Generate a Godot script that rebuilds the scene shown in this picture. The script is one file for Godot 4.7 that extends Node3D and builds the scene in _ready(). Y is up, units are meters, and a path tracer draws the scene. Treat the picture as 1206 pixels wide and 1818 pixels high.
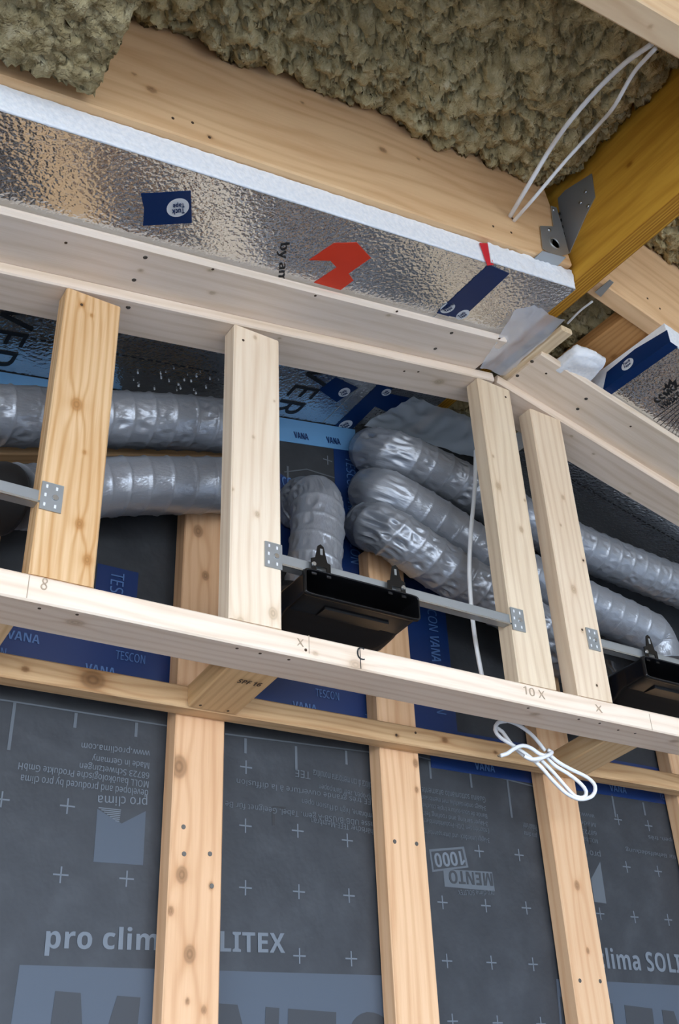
extends Node3D
# A gable end under construction: service frame, flexible ducts, ridge beam and insulated roof.
# World: x along the gable wall (ridge at x = 0), y up (floor at 0), z from the membrane (0) into the room.

const FOCAL := 1759.444            # pixels, for a 1206 x 1818 frame
const EYE := Vector3(-1.2194, 1.5, 1.4752)
const FWD := Vector3(0.4876547, 0.50788009, -0.71010612)
const RIGHT := Vector3(0.83657266, -0.03922393, 0.54645006)
const UPV := Vector3(-0.24967795, 0.86053431, 0.44400633)

const T := 0.038
const D4 := 0.089
const YR := 2.7771                 # underside of the upper plates at the ridge line
const ML := 0.1914                 # roof pitch left of the ridge
const MR := 0.2091                 # roof pitch right of the ridge
const PT := 0.0211                 # thickness of the upper plates
const BT := 0.017                  # thickness of the ceiling boards
const FOIL := 0.0381               # foil underside above YR
const FT := 0.0516                 # foam thickness
const ZF := 0.303                  # front of the service frame
const ZB := 0.405                  # front of the ceiling boards
const ZFOAM := 0.5616              # front of the foam panels
const ZR := 0.575                  # front of the first rafter
const YL := 2.0641                 # underside of the lower plate
const YLED := 2.0833               # top of the horizontal strapping

var taken := {}
var M := {}
var font: SystemFont
var font_b: SystemFont

# ------------------------------------------------------------------ pixels to places
func ray(u: float, v: float) -> Vector3:
	return FWD + RIGHT * ((u - 603.0) / FOCAL) - UPV * ((v - 909.0) / FOCAL)
func hit(u: float, v: float, n: Vector3, d: float) -> Vector3:
	var r := ray(u, v)
	return EYE + r * ((d - n.dot(EYE)) / n.dot(r))
func on_z(u: float, v: float, z: float) -> Vector3:
	return hit(u, v, Vector3(0, 0, 1), z)
func on_y(u: float, v: float, y: float) -> Vector3:
	return hit(u, v, Vector3(0, 1, 0), y)
func on_x(u: float, v: float, x: float) -> Vector3:
	return hit(u, v, Vector3(1, 0, 0), x)
func on_l(u: float, v: float, off: float) -> Vector3:
	return hit(u, v, Vector3(-ML, 1, 0), YR + off)
func on_r(u: float, v: float, off: float) -> Vector3:
	return hit(u, v, Vector3(MR, 1, 0), YR + off)
func roof(x: float, off: float) -> float:
	return YR + off - (ML if x < 0.0 else MR) * absf(x)

# ------------------------------------------------------------------ naming
func numbered(called: String) -> String:
	if not taken.has(called):
		taken[called] = 0
		return called
	taken[called] += 1
	return "%s_%03d" % [called, taken[called]]
func tag(o: Node, label := "", category := "", group := "", kind := "") -> void:
	if label: o.set_meta("label", label)
	if category: o.set_meta("category", category)
	if group: o.set_meta("group", group)
	if kind: o.set_meta("kind", kind)
func base(called: String, at: Vector3, label: String, category: String, group := "") -> Node3D:
	var o := Node3D.new()
	o.name = numbered(called)
	add_child(o)
	o.position = at
	tag(o, label, category, group)
	return o
func put(called: String, mesh: Mesh, mat: Material, parent: Node = null, xf := Transform3D.IDENTITY) -> MeshInstance3D:
	# xf is in world axes; it is turned into the parent's own axes
	var o := MeshInstance3D.new()
	o.mesh = mesh
	o.material_override = mat
	if parent == null:
		o.name = numbered(called)
		add_child(o)
		o.transform = xf
	else:
		o.name = called
		parent.add_child(o, true)
		var up: Transform3D = Transform3D.IDENTITY
		var p: Node = parent
		while p != self:
			up = (p as Node3D).transform * up
			p = p.get_parent()
		o.transform = up.affine_inverse() * xf
	return o

# ------------------------------------------------------------------ meshes
func tri(st: SurfaceTool, a: Vector3, b: Vector3, c: Vector3, n: Vector3, ua := Vector2.ZERO, ub := Vector2.ZERO, uc := Vector2.ZERO) -> void:
	if (b - a).cross(c - a).dot(n) > 0.0:
		var t := b; b = c; c = t
		var u := ub; ub = uc; uc = u
	st.set_normal(n); st.set_uv(ua); st.add_vertex(a)
	st.set_normal(n); st.set_uv(ub); st.add_vertex(b)
	st.set_normal(n); st.set_uv(uc); st.add_vertex(c)
func quad(st: SurfaceTool, a: Vector3, b: Vector3, c: Vector3, d: Vector3, n: Vector3, uv: Array = []) -> void:
	if uv.is_empty():
		uv = [Vector2(0, 0), Vector2((b - a).length(), 0), Vector2((b - a).length(), (c - b).length()), Vector2(0, (c - b).length())]
	tri(st, a, b, c, n, uv[0], uv[1], uv[2])
	tri(st, a, c, d, n, uv[0], uv[2], uv[3])
func new_st() -> SurfaceTool:
	var st := SurfaceTool.new()
	st.begin(Mesh.PRIMITIVE_TRIANGLES)
	return st
func box_into(st: SurfaceTool, c: Vector3, h: Vector3, b := Basis.IDENTITY) -> void:
	# centre c, half sizes h, turned by b
	for ax in 3:
		for s in [-1.0, 1.0]:
			var n := Vector3.ZERO
			n[ax] = s
			var e1 := Vector3.ZERO
			e1[(ax + 1) % 3] = h[(ax + 1) % 3]
			var e2 := Vector3.ZERO
			e2[(ax + 2) % 3] = h[(ax + 2) % 3]
			var m: Vector3 = n * h[ax]
			quad(st, c + b * (m - e1 - e2), c + b * (m + e1 - e2), c + b * (m + e1 + e2), c + b * (m - e1 + e2), b * n)
func timber_mesh(L: float, H: float, D: float, c: float) -> ArrayMesh:
	# x along the length, +z front, -y underside; chamfered long edges; v runs round the section
	var st := new_st()
	var y := H / 2.0
	var z := D / 2.0
	var sec: Array[Vector2] = [Vector2(y - c, z), Vector2(-y + c, z), Vector2(-y, z - c), Vector2(-y, -z + c), Vector2(-y + c, -z), Vector2(y - c, -z), Vector2(y, -z + c), Vector2(y, z - c)]
	var per := 2.0 * (H + D)
	var at := [c, H - c, H + c, H + D - c, H + D + c, 2 * H + D - c, 2 * H + D + c, per - c, per + c]
	var nm := [Vector3(0, 0, 1), Vector3(0, -1, 1), Vector3(0, -1, 0), Vector3(0, -1, -1), Vector3(0, 0, -1), Vector3(0, 1, -1), Vector3(0, 1, 0), Vector3(0, 1, 1)]
	for i in 8:
		var p := sec[i]
		var q := sec[(i + 1) % 8]
		var v0: float = at[i] / per
		var v1: float = at[i + 1] / per
		var n: Vector3 = (nm[i] as Vector3).normalized()
		quad(st, Vector3(-L / 2, p.x, p.y), Vector3(L / 2, p.x, p.y), Vector3(L / 2, q.x, q.y), Vector3(-L / 2, q.x, q.y), n, [Vector2(0, v0), Vector2(1, v0), Vector2(1, v1), Vector2(0, v1)])
	for s in [-1.0, 1.0]:
		for i in range(1, 7):
			var e: float = 0.5 + s * 0.49
			tri(st, Vector3(s * L / 2, sec[0].x, sec[0].y), Vector3(s * L / 2, sec[i].x, sec[i].y), Vector3(s * L / 2, sec[i + 1].x, sec[i + 1].y), Vector3(s, 0, 0), Vector2(e, at[0] / per), Vector2(e - s * 0.006, at[i] / per), Vector2(e, at[i + 1] / per))
	return st.commit()
func plate_mesh(pts: Array, th: float, toward: Vector3) -> ArrayMesh:
	# a planar outline given in world space, thickened by th away from «toward» (the side that is seen)
	var o: Vector3 = pts[0]
	var n := Vector3.ZERO
	for i in pts.size():
		var a: Vector3 = pts[i]
		var b: Vector3 = pts[(i + 1) % pts.size()]
		n += (a - o).cross(b - o)
	n = n.normalized()
	if n.dot(toward) < 0.0: n = -n
	var ex: Vector3 = ((pts[1] as Vector3) - o).normalized()
	var ey := n.cross(ex)
	var flat := PackedVector2Array()
	for p in pts: flat.append(Vector2((p - o).dot(ex), (p - o).dot(ey)))
	var ids := Geometry2D.triangulate_polygon(flat)
	var st := new_st()
	for i in range(0, ids.size(), 3):
		var a: Vector3 = o + ex * flat[ids[i]].x + ey * flat[ids[i]].y
		var b: Vector3 = o + ex * flat[ids[i + 1]].x + ey * flat[ids[i + 1]].y
		var c: Vector3 = o + ex * flat[ids[i + 2]].x + ey * flat[ids[i + 2]].y
		tri(st, a, b, c, n, flat[ids[i]], flat[ids[i + 1]], flat[ids[i + 2]])
		tri(st, a - n * th, b - n * th, c - n * th, -n, flat[ids[i]], flat[ids[i + 1]], flat[ids[i + 2]])
	var ccw := Geometry2D.is_polygon_clockwise(flat)
	for i in pts.size():
		var fa := flat[i]
		var fb := flat[(i + 1) % flat.size()]
		if fa.distance_to(fb) < 1e-6: continue
		var a: Vector3 = o + ex * fa.x + ey * fa.y
		var b: Vector3 = o + ex * fb.x + ey * fb.y
		var sn := (b - a).cross(n).normalized()
		if ccw: sn = -sn
		quad(st, a, b, b - n * th, a - n * th, sn)
	return st.commit()
func grid_mesh(rows: int, cols: int, pts: PackedVector3Array, wrap: bool, uvs: PackedVector2Array, flip := false) -> ArrayMesh:
	var nn := PackedVector3Array()
	nn.resize(pts.size())
	var idx := PackedInt32Array()
	var cc := cols if wrap else cols - 1
	for r in rows - 1:
		for c in cc:
			var a := r * cols + c
			var b := r * cols + (c + 1) % cols
			var d := (r + 1) * cols + c
			var e := (r + 1) * cols + (c + 1) % cols
			var n := (pts[e] - pts[a]).cross(pts[d] - pts[b])
			if flip: n = -n
			nn[a] += n; nn[b] += n; nn[d] += n; nn[e] += n
			if flip: idx.append_array(PackedInt32Array([a, b, d, b, e, d]))
			else: idx.append_array(PackedInt32Array([a, d, b, b, d, e]))
	for i in nn.size(): nn[i] = nn[i].normalized()
	var arr := []
	arr.resize(Mesh.ARRAY_MAX)
	arr[Mesh.ARRAY_VERTEX] = pts
	arr[Mesh.ARRAY_NORMAL] = nn
	arr[Mesh.ARRAY_TEX_UV] = uvs
	arr[Mesh.ARRAY_INDEX] = idx
	var m := ArrayMesh.new()
	m.add_surface_from_arrays(Mesh.PRIMITIVE_TRIANGLES, arr)
	return m
func spline(ctrl: Array, step: float) -> PackedVector3Array:
	var out := PackedVector3Array()
	for i in ctrl.size() - 1:
		var p1: Vector3 = ctrl[i]
		var p2: Vector3 = ctrl[i + 1]
		var p0: Vector3 = ctrl[i - 1] if i > 0 else p1 * 2.0 - p2
		var p3: Vector3 = ctrl[i + 2] if i + 2 < ctrl.size() else p2 * 2.0 - p1
		var n := maxi(2, int(p1.distance_to(p2) / step))
		for k in n: out.append(p1.cubic_interpolate(p2, p0, p3, float(k) / n))
	out.append(ctrl[-1])
	return out
func tube_mesh(path: PackedVector3Array, sides: int, radius: Callable) -> ArrayMesh:
	# radius(s, angle, i) in metres; the ends are closed by a last ring of radius zero
	var pts := PackedVector3Array()
	var uvs := PackedVector2Array()
	var nrm := Vector3.UP
	var s := 0.0
	var n := path.size()
	for i in n:
		var t := (path[mini(i + 1, n - 1)] - path[maxi(i - 1, 0)]).normalized()
		if absf(t.dot(nrm)) > 0.97: nrm = Vector3(0.3, 0.2, 1).normalized()
		nrm = (nrm - t * nrm.dot(t)).normalized()
		var bi := t.cross(nrm)
		if i > 0: s += path[i].distance_to(path[i - 1])
		for ring in ([0, 1] if i == 0 else [1, 0] if i == n - 1 else [1]):
			for k in sides:
				var a := TAU * k / sides
				var r: float = radius.call(s, a, i) * ring
				pts.append(path[i] + (nrm * cos(a) + bi * sin(a)) * r)
				uvs.append(Vector2(s, a * 0.05))
	return grid_mesh(n + 2, sides, pts, true, uvs, false)
func cable(called: String, ctrl: Array, r: float, mat: Material, parent: Node = null) -> MeshInstance3D:
	return put(called, tube_mesh(spline(ctrl, 0.006), 10, func(_s, _a, _i): return r), mat, parent)

# ------------------------------------------------------------------ textures and materials
func fnl(sd: int, freq: float, oct := 3, type := FastNoiseLite.TYPE_SIMPLEX_SMOOTH) -> FastNoiseLite:
	var n := FastNoiseLite.new()
	n.seed = sd
	n.frequency = freq
	n.noise_type = type
	n.fractal_octaves = oct
	n.fractal_type = FastNoiseLite.FRACTAL_FBM if oct > 1 else FastNoiseLite.FRACTAL_NONE
	return n
func warped(sd: int, freq: float, oct: int) -> FastNoiseLite:
	var n := fnl(sd, freq, oct)
	n.domain_warp_enabled = true
	n.domain_warp_amplitude = 40.0
	n.domain_warp_frequency = 0.02
	n.domain_warp_fractal_type = FastNoiseLite.DOMAIN_WARP_FRACTAL_PROGRESSIVE
	return n
func noise_tex(n: FastNoiseLite, size: int, stops: Array = [], as_normal := 0.0) -> NoiseTexture2D:
	var t := NoiseTexture2D.new()
	t.width = size
	t.height = size
	t.seamless = true
	t.noise = n
	t.generate_mipmaps = false
	if as_normal > 0.0:
		t.as_normal_map = true
		t.bump_strength = as_normal
	if stops.size():
		var g := Gradient.new()
		var off := PackedFloat32Array()
		var col := PackedColorArray()
		for k in stops.size():
			off.append(stops[k][0])
			col.append(stops[k][1])
		g.offsets = off
		g.colors = col
		t.color_ramp = g
	return t
func mat(c: Color, rough := 0.7, metal := 0.0, spec := 0.5) -> StandardMaterial3D:
	var m := StandardMaterial3D.new()
	m.albedo_color = c
	m.roughness = rough
	m.metallic = metal
	m.metallic_specular = spec
	return m
func rgb(r: int, g: int, b: int) -> Color:
	return Color(r / 255.0, g / 255.0, b / 255.0)

func wood_material(L: float, H: float, D: float, style: Dictionary, knots: Array, ply := false) -> StandardMaterial3D:
	# grain, rings and knots of one piece of timber, unrolled round its section; knots: [along, round, radius]
	var per := 2.0 * (H + D)
	var nx := clampi(int(L * 620.0), 200, 1100)
	var ny := clampi(int(per * 640.0), 96, 240)
	var warp := fnl(style.seed, 1.0, 2)
	var fib := fnl(style.seed + 7, 1.0, 2)
	var lt: Color = style.light
	var dk: Color = style.dark
	var freq: float = style.get("freq", 130.0)
	var con: float = style.get("con", 0.5)
	var wav: float = style.get("wave", 0.010)
	var data := PackedByteArray()
	data.resize(nx * ny * 3)
	var kc := dk.darkened(0.34 if style.has("dark_knots") else 0.16)
	var ki := dk.darkened(0.16 if style.has("dark_knots") else 0.02)
	for j in ny:
		var p := (j + 0.5) / ny * per
		var heart := p * freq
		for i in nx:
			var s := (i + 0.5) / nx * L
			var q := wav * warp.get_noise_2d(s * 1.6, p * 9.0) * freq
			var dark := 0.0
			var kt := 0.0
			var kr := 0.0
			for k in knots:
				var ds: float = (s - k[0]) / k[2]
				var dp: float = (p - k[1]) / k[2]
				if absf(ds) > 9.0 or absf(dp) > 5.0: continue
				var e := ds * ds * 0.10 + dp * dp * 0.5
				q += dp * exp(-e) * k[2] * freq * 1.3
				var d := sqrt(ds * ds * 0.55 + dp * dp)
				if d < 1.0:
					kt = 1.0 if d < 0.6 else (1.0 - d) / 0.4
					kr = d
				dark = maxf(dark, exp(-maxf(d - 1.0, 0.0) * 2.2) * 0.35)
			var ring := 0.5 + 0.5 * sin((heart + q) * TAU * 0.5)
			ring = ring * ring * ring
			var f := fib.get_noise_2d(s * 9.0, p * 620.0)
			var b := fib.get_noise_2d(s * 3.0 + 40.0, p * 16.0)
			var t := clampf(con * ring + 0.16 * f + 0.22 * b + dark + 0.08, 0.0, 1.0)
			var col := lt.lerp(dk, t)
			if ply:
				var along_bottom := p > H and p < H + D
				if along_bottom:
					var w := 0.5 + 0.5 * sin((p - H) / D * TAU * 6.5 + 0.5 * b)
					col = lt.lerp(dk, clampf(w * 1.5 - 0.2 + 0.3 * f, 0.0, 1.0))
			if kt > 0.0:
				var kk := kc.lerp(ki, 0.5 + 0.5 * sin(kr * 14.0))
				col = col.lerp(kk, kt * 0.8)
			var o := (j * nx + i) * 3
			data[o] = int(clampf(col.r, 0, 1) * 255.0)
			data[o + 1] = int(clampf(col.g, 0, 1) * 255.0)
			data[o + 2] = int(clampf(col.b, 0, 1) * 255.0)
	var m := StandardMaterial3D.new()
	m.albedo_texture = ImageTexture.create_from_image(Image.create_from_data(nx, ny, false, Image.FORMAT_RGB8, data))
	m.roughness = style.get("rough", 0.72)
	m.metallic_specular = 0.35
	return m

func timber(called: String, label: String, category: String, a: Vector3, b: Vector3, H: float, D: float, style: Dictionary, opt := {}) -> MeshInstance3D:
	# a-b is the centre line; opt: up, knots [[u, v, r, face]], screws [[u, v, face]] given where the photograph shows them
	var up: Vector3 = opt.get("up", Vector3.UP)
	var ex := (b - a).normalized()
	var ez := ex.cross(up).normalized()
	var ey := ez.cross(ex)
	var xf := Transform3D(Basis(ex, ey, ez), (a + b) / 2.0)
	var L := a.distance_to(b)
	var inv := xf.affine_inverse()
	var knots := []
	for k in opt.get("knots", []):
		var l := inv * face_hit(xf, H, D, k[0], k[1], k[3])
		var along := H / 2 - l.y if k[3] == 0 else H + D / 2 - l.z if k[3] == 1 else 2.0 * (H + D)
		knots.append([l.x + L / 2, along, k[2]])
	var rng := RandomNumberGenerator.new()
	rng.seed = style.seed
	for k in opt.get("spare", 0):
		knots.append([rng.randf() * L, rng.randf() * (H + D), rng.randf_range(0.003, 0.007)])
	var m := wood_material(L, H, D, style, knots, opt.get("ply", false))
	var o := put(called, timber_mesh(L, H, D, opt.get("chamfer", 0.0025)), m, opt.get("parent", null), xf)
	if category: tag(o, label, category, opt.get("group", ""))
	for k in opt.get("screws", []):
		var p := face_hit(xf, H, D, k[0], k[1], k[2])
		var n := ez if k[2] == 0 else -ey
		put("screw", M.screw_mesh, M.screw, o, Transform3D(along_y(n), p))
	for k in opt.get("nails", []):
		var p := face_hit(xf, H, D, k[0], k[1], k[2])
		var n := ez if k[2] == 0 else -ey
		put("nail_hole", M.nail_mesh, M.hole, o, Transform3D(along_y(n), p))
	return o
func face_hit(xf: Transform3D, H: float, D: float, u: float, v: float, face: int) -> Vector3:
	var n := xf.basis.z if face == 0 else -xf.basis.y
	var c := xf.origin + n * ((D if face == 0 else H) / 2.0)
	return hit(u, v, n, n.dot(c))
func along_y(n: Vector3) -> Basis:
	var e := Vector3(1, 0, 0) if absf(n.x) < 0.9 else Vector3(0, 0, 1)
	var x := e.cross(n).normalized()
	return Basis(x, n, x.cross(n))

# lettering on a plane: a and b are the lower corners of the text's box, c is above a
func lettering(called: String, txt: String, a: Vector3, b: Vector3, c: Vector3, m: Material, parent: Node, bold := false) -> void:
	var t := TextMesh.new()
	t.text = txt
	t.font = font_b if bold else font
	t.font_size = 64
	t.pixel_size = 0.01
	t.depth = 0.02
	t.curve_step = 4.0
	var bb := t.get_aabb()
	var ex := (b - a) / maxf(bb.size.x, 0.001)
	var n := ex.cross(c - a).normalized()
	var ey := n.cross(ex).normalized() * ((c - a).dot(n.cross(ex).normalized()) / maxf(bb.size.y, 0.001))
	var xf := Transform3D(Basis(ex, ey, n * 0.02), Vector3.ZERO)
	xf.origin = a - xf.basis * Vector3(bb.position.x, bb.position.y, 0) + n * 0.0010
	put(called, t, m, parent, xf)
func wall_text(called: String, txt: String, a: Array, b: Array, c: Array, m: Material, parent: Node, bold := false) -> void:
	lettering(called, txt, on_z(a[0], a[1], 0), on_z(b[0], b[1], 0), on_z(c[0], c[1], 0), m, parent, bold)
func roof_text(called: String, txt: String, a: Array, b: Array, c: Array, m: Material, parent: Node, bold := false, right := false, off := FOIL) -> void:
	if right: lettering(called, txt, on_r(a[0], a[1], off), on_r(b[0], b[1], off), on_r(c[0], c[1], off), m, parent, bold)
	else: lettering(called, txt, on_l(a[0], a[1], off), on_l(b[0], b[1], off), on_l(c[0], c[1], off), m, parent, bold)
func wall_patch(called: String, px: Array, m: Material, parent: Node, lift := 0.0005) -> MeshInstance3D:
	var p := []
	for q in px: p.append(on_z(q[0], q[1], lift))
	return put(called, plate_mesh(p, lift * 0.9, Vector3(0, 0, 1)), m, parent)
func roof_patch(called: String, px: Array, m: Material, parent: Node, lift := 0.0006, right := false) -> MeshInstance3D:
	var p := []
	for q in px: p.append(on_r(q[0], q[1], FOIL - lift) if right else on_l(q[0], q[1], FOIL - lift))
	return put(called, plate_mesh(p, lift * 0.8, Vector3(0, -1, 0)), m, parent)
func ellipse(c: Vector3, a: Vector3, b: Vector3, n := 28) -> Array:
	var out := []
	for k in n: out.append(c + a * cos(TAU * k / n) + b * sin(TAU * k / n))
	return out

# ------------------------------------------------------------------ build
func _ready() -> void:
	var cam := Camera3D.new()
	cam.name = "camera"
	add_child(cam)
	cam.transform = Transform3D(Basis(RIGHT, UPV, -FWD).orthonormalized(), EYE)
	cam.fov = rad_to_deg(2.0 * atan(909.0 / FOCAL))
	cam.near = 0.02
	cam.current = true

	var env := Environment.new()
	env.background_mode = Environment.BG_SKY
	var sm := ProceduralSkyMaterial.new()
	sm.sky_top_color = Color(0.66, 0.78, 0.97)
	sm.sky_horizon_color = Color(0.90, 0.945, 1.0)
	sm.ground_horizon_color = Color(0.76, 0.79, 0.83)
	sm.ground_bottom_color = Color(0.44, 0.45, 0.46)
	sm.sky_energy_multiplier = 1.0
	var sky := Sky.new()
	sky.sky_material = sm
	env.sky = sky
	env.background_energy_multiplier = 6.0
	env.tonemap_mode = Environment.TONE_MAPPER_LINEAR
	env.tonemap_exposure = 2.65
	env.sdfgi_enabled = true
	env.ssao_enabled = true
	env.ssil_enabled = true
	var we := WorldEnvironment.new()
	we.name = "world_environment"
	we.environment = env
	add_child(we)

	make_materials()
	build_room()
	build_wall()
	build_frame()
	build_roof()
	build_foam()
	build_wool()
	build_ducts()
	build_boots()
	build_cables()

func make_materials() -> void:
	font = SystemFont.new()
	font.font_names = PackedStringArray(["Droid Sans"])
	font_b = SystemFont.new()
	font_b.font_names = PackedStringArray(["Droid Sans"])
	font_b.font_weight = 700
	M.screw = mat(rgb(86, 82, 76), 0.45, 0.6)
	M.hole = mat(rgb(70, 52, 36), 0.9)
	var c := CylinderMesh.new()
	c.top_radius = 0.0034; c.bottom_radius = 0.0042; c.height = 0.0016; c.radial_segments = 14; c.rings = 1
	M.screw_mesh = c
	var h := CylinderMesh.new()
	h.top_radius = 0.0024; h.bottom_radius = 0.0026; h.height = 0.0010; h.radial_segments = 9; h.rings = 1
	M.nail_mesh = h
	# membrane
	var mem := mat(Color.WHITE, 0.55, 0.0, 0.45)
	mem.albedo_texture = noise_tex(fnl(3, 0.012, 4), 512, [[0.0, rgb(35, 38, 42)], [0.55, rgb(42, 45, 49)], [1.0, rgb(52, 55, 59)]])
	mem.normal_enabled = true
	mem.normal_texture = noise_tex(fnl(4, 0.03, 4), 512, [], 2.0)
	mem.normal_scale = 0.35
	mem.uv1_triplanar = true
	mem.uv1_world_triplanar = true
	mem.uv1_scale = Vector3(1.7, 1.7, 1.7)
	M.membrane = mem
	M.print = mat(rgb(96, 103, 110), 0.6)
	M.print_soft = mat(rgb(80, 86, 92), 0.6)
	M.print_blue = mat(rgb(62, 71, 82), 0.6)
	M.ink_dark = mat(rgb(41, 44, 48), 0.6)
	M.pencil = mat(rgb(176, 156, 132), 0.8)
	M.pen = mat(rgb(16, 17, 20), 0.5)
	M.tescon = mat(rgb(15, 42, 90), 0.32, 0.0, 0.5)
	M.tescon_print = mat(rgb(70, 102, 148), 0.4)
	M.light_tape = mat(rgb(92, 140, 182), 0.35)
	M.tuck = mat(rgb(10, 44, 92), 0.3, 0.0, 0.3)
	M.tuck_white = mat(rgb(214, 220, 226), 0.4)
	# foil
	var foil := mat(rgb(212, 214, 216), 0.17, 0.92)
	foil.normal_enabled = true
	foil.normal_texture = noise_tex(fnl(11, 0.075, 2), 512, [], 5.0)
	foil.normal_scale = 0.34
	foil.uv1_triplanar = true
	foil.uv1_world_triplanar = true
	foil.uv1_scale = Vector3(2.6, 2.6, 2.6)
	M.foil = foil
	M.foil_ink = mat(rgb(22, 22, 24), 0.5)
	M.foil_red = mat(rgb(222, 58, 28), 0.45)
	var eps := mat(Color.WHITE, 0.85, 0.0, 0.3)
	eps.albedo_texture = noise_tex(fnl(12, 0.06, 3), 512, [[0.0, rgb(228, 234, 242)], [1.0, rgb(248, 250, 253)]])
	eps.normal_enabled = true
	eps.normal_texture = noise_tex(fnl(13, 0.09, 2, FastNoiseLite.TYPE_CELLULAR), 512, [], 3.0)
	eps.normal_scale = 0.4
	eps.uv1_triplanar = true
	eps.uv1_world_triplanar = true
	eps.uv1_scale = Vector3(3, 3, 3)
	M.eps = eps
	M.red_pen = mat(rgb(206, 34, 48), 0.6)
	# galvanised steel
	var gal := mat(rgb(172, 177, 180), 0.36, 0.6)
	gal.roughness_texture = noise_tex(fnl(15, 0.03, 3), 256, [[0.0, Color(0.75, 0.75, 0.75)], [1.0, Color(1, 1, 1)]])
	gal.uv1_triplanar = true
	gal.uv1_world_triplanar = true
	gal.uv1_scale = Vector3(6, 6, 6)
	M.galv = gal
	M.hole_dark = mat(rgb(40, 40, 40), 0.8)
	M.zinc = mat(rgb(205, 208, 210), 0.25, 0.9)
	# duct jacket
	var duct := mat(rgb(152, 157, 165), 0.32, 0.5)
	duct.normal_enabled = true
	duct.normal_texture = noise_tex(fnl(17, 0.025, 4), 512, [], 4.0)
	duct.normal_scale = 0.5
	duct.uv1_scale = Vector3(4, 18, 1)
	M.duct = duct
	M.black = mat(rgb(15, 15, 17), 0.24, 0.0, 0.5)
	M.black_rough = mat(rgb(17, 17, 18), 0.6)
	M.cable = mat(rgb(232, 234, 236), 0.4)
	M.copper = mat(rgb(120, 108, 88), 0.5)
	# mineral wool
	var wool := mat(Color.WHITE, 0.95, 0.0, 0.15)
	wool.albedo_texture = noise_tex(warped(21, 0.025, 5), 512, [[0.0, rgb(122, 106, 68)], [0.4, rgb(176, 160, 118)], [0.7, rgb(202, 188, 146)], [1.0, rgb(226, 217, 184)]])
	wool.normal_enabled = true
	wool.normal_texture = noise_tex(warped(22, 0.06, 5), 512, [], 10.0)
	wool.normal_scale = 0.8
	wool.uv1_triplanar = true
	wool.uv1_world_triplanar = true
	wool.uv1_scale = Vector3(2.6, 2.6, 2.6)
	M.wool = wool
	var wool2 := wool.duplicate() as StandardMaterial3D
	wool2.albedo_color = rgb(238, 238, 240)
	M.wool_grey = wool2
	# clear plastic sheet
	var poly := mat(Color(0.94, 0.96, 1.0, 0.40), 0.30, 0.0, 0.6)
	poly.transparency = BaseMaterial3D.TRANSPARENCY_ALPHA
	M.poly = poly
	var poly2 := mat(Color(0.72, 0.76, 0.80, 0.55), 0.32, 0.0, 0.6)
	poly2.transparency = BaseMaterial3D.TRANSPARENCY_ALPHA
	M.poly_milky = poly2
	M.plaster = mat(rgb(198, 198, 196), 0.9)
	M.deck = mat(rgb(190, 176, 152), 0.85)
	M.subfloor = mat(rgb(104, 100, 95), 0.85)

const PINE := {"light": Color(0.870, 0.760, 0.600), "dark": Color(0.740, 0.580, 0.400), "freq": 120.0, "con": 0.42}
func style(light: Array, dark: Array, sd: int, con := 0.42, freq := 120.0, wave := 0.010) -> Dictionary:
	return {"light": rgb(light[0], light[1], light[2]), "dark": rgb(dark[0], dark[1], dark[2]), "seed": sd, "con": con, "freq": freq, "wave": wave}

# ------------------------------------------------------------------ the room round the place, with the window openings that light it
func shell(called: String, boxes: Array, m: Material) -> void:
	var st := new_st()
	for b in boxes: box_into(st, (b[0] + b[1]) / 2.0, (b[1] - b[0]) / 2.0)
	var o := put(called, st.commit(), m)
	tag(o, "", "", "", "structure")
func build_room() -> void:
	var X0 := -3.2
	var X1 := 2.8
	var Z1 := 4.6
	shell("floor", [[Vector3(X0, -0.1, -0.1), Vector3(X1, 0, Z1)]], M.subfloor)
	# wall behind the camera with a wide window opening
	shell("wall_back", [[Vector3(X0, 0, Z1), Vector3(X1, 0.35, Z1 + 0.14)], [Vector3(X0, 2.72, Z1), Vector3(X1, 3.3, Z1 + 0.14)],
		[Vector3(X0, 0.35, Z1), Vector3(-2.7, 2.72, Z1 + 0.14)], [Vector3(2.3, 0.35, Z1), Vector3(X1, 2.72, Z1 + 0.14)],
		[Vector3(-1.1, 0.35, Z1), Vector3(-1.0, 2.72, Z1 + 0.14)], [Vector3(0.6, 0.35, Z1), Vector3(0.7, 2.72, Z1 + 0.14)]], M.plaster)
	# side wall with an opening towards the daylight
	shell("wall_left", [[Vector3(X0 - 0.14, 0, 0), Vector3(X0, 0.3, Z1)], [Vector3(X0 - 0.14, 2.3, 0), Vector3(X0, 3.3, Z1)],
		[Vector3(X0 - 0.14, 0.3, 0), Vector3(X0, 2.3, 1.2)], [Vector3(X0 - 0.14, 0.3, 4.2), Vector3(X0, 2.3, Z1)]], M.plaster)
	shell("wall_right", [[Vector3(X1, 0, 0), Vector3(X1 + 0.14, 3.3, Z1)]], M.plaster)
	# roof deck above the rafters
	var st := new_st()
	for s in [-1.0, 1.0]:
		var xe := X0 if s < 0 else X1
		var a := Vector3(0, roof(0, 0.40), 0)
		var e := Vector3(xe, roof(xe, 0.40), 0)
		var L := a.distance_to(e)
		var ex := (e - a).normalized()
		var b := Basis(ex, Vector3(0, 0, 1).cross(ex), Vector3(0, 0, 1))
		box_into(st, (a + e) / 2.0 + Vector3(0, 0, Z1 / 2.0), Vector3(L / 2.0, 0.012, Z1 / 2.0), b)
	tag(put("ceiling", st.commit(), M.deck), "", "", "", "structure")

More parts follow.
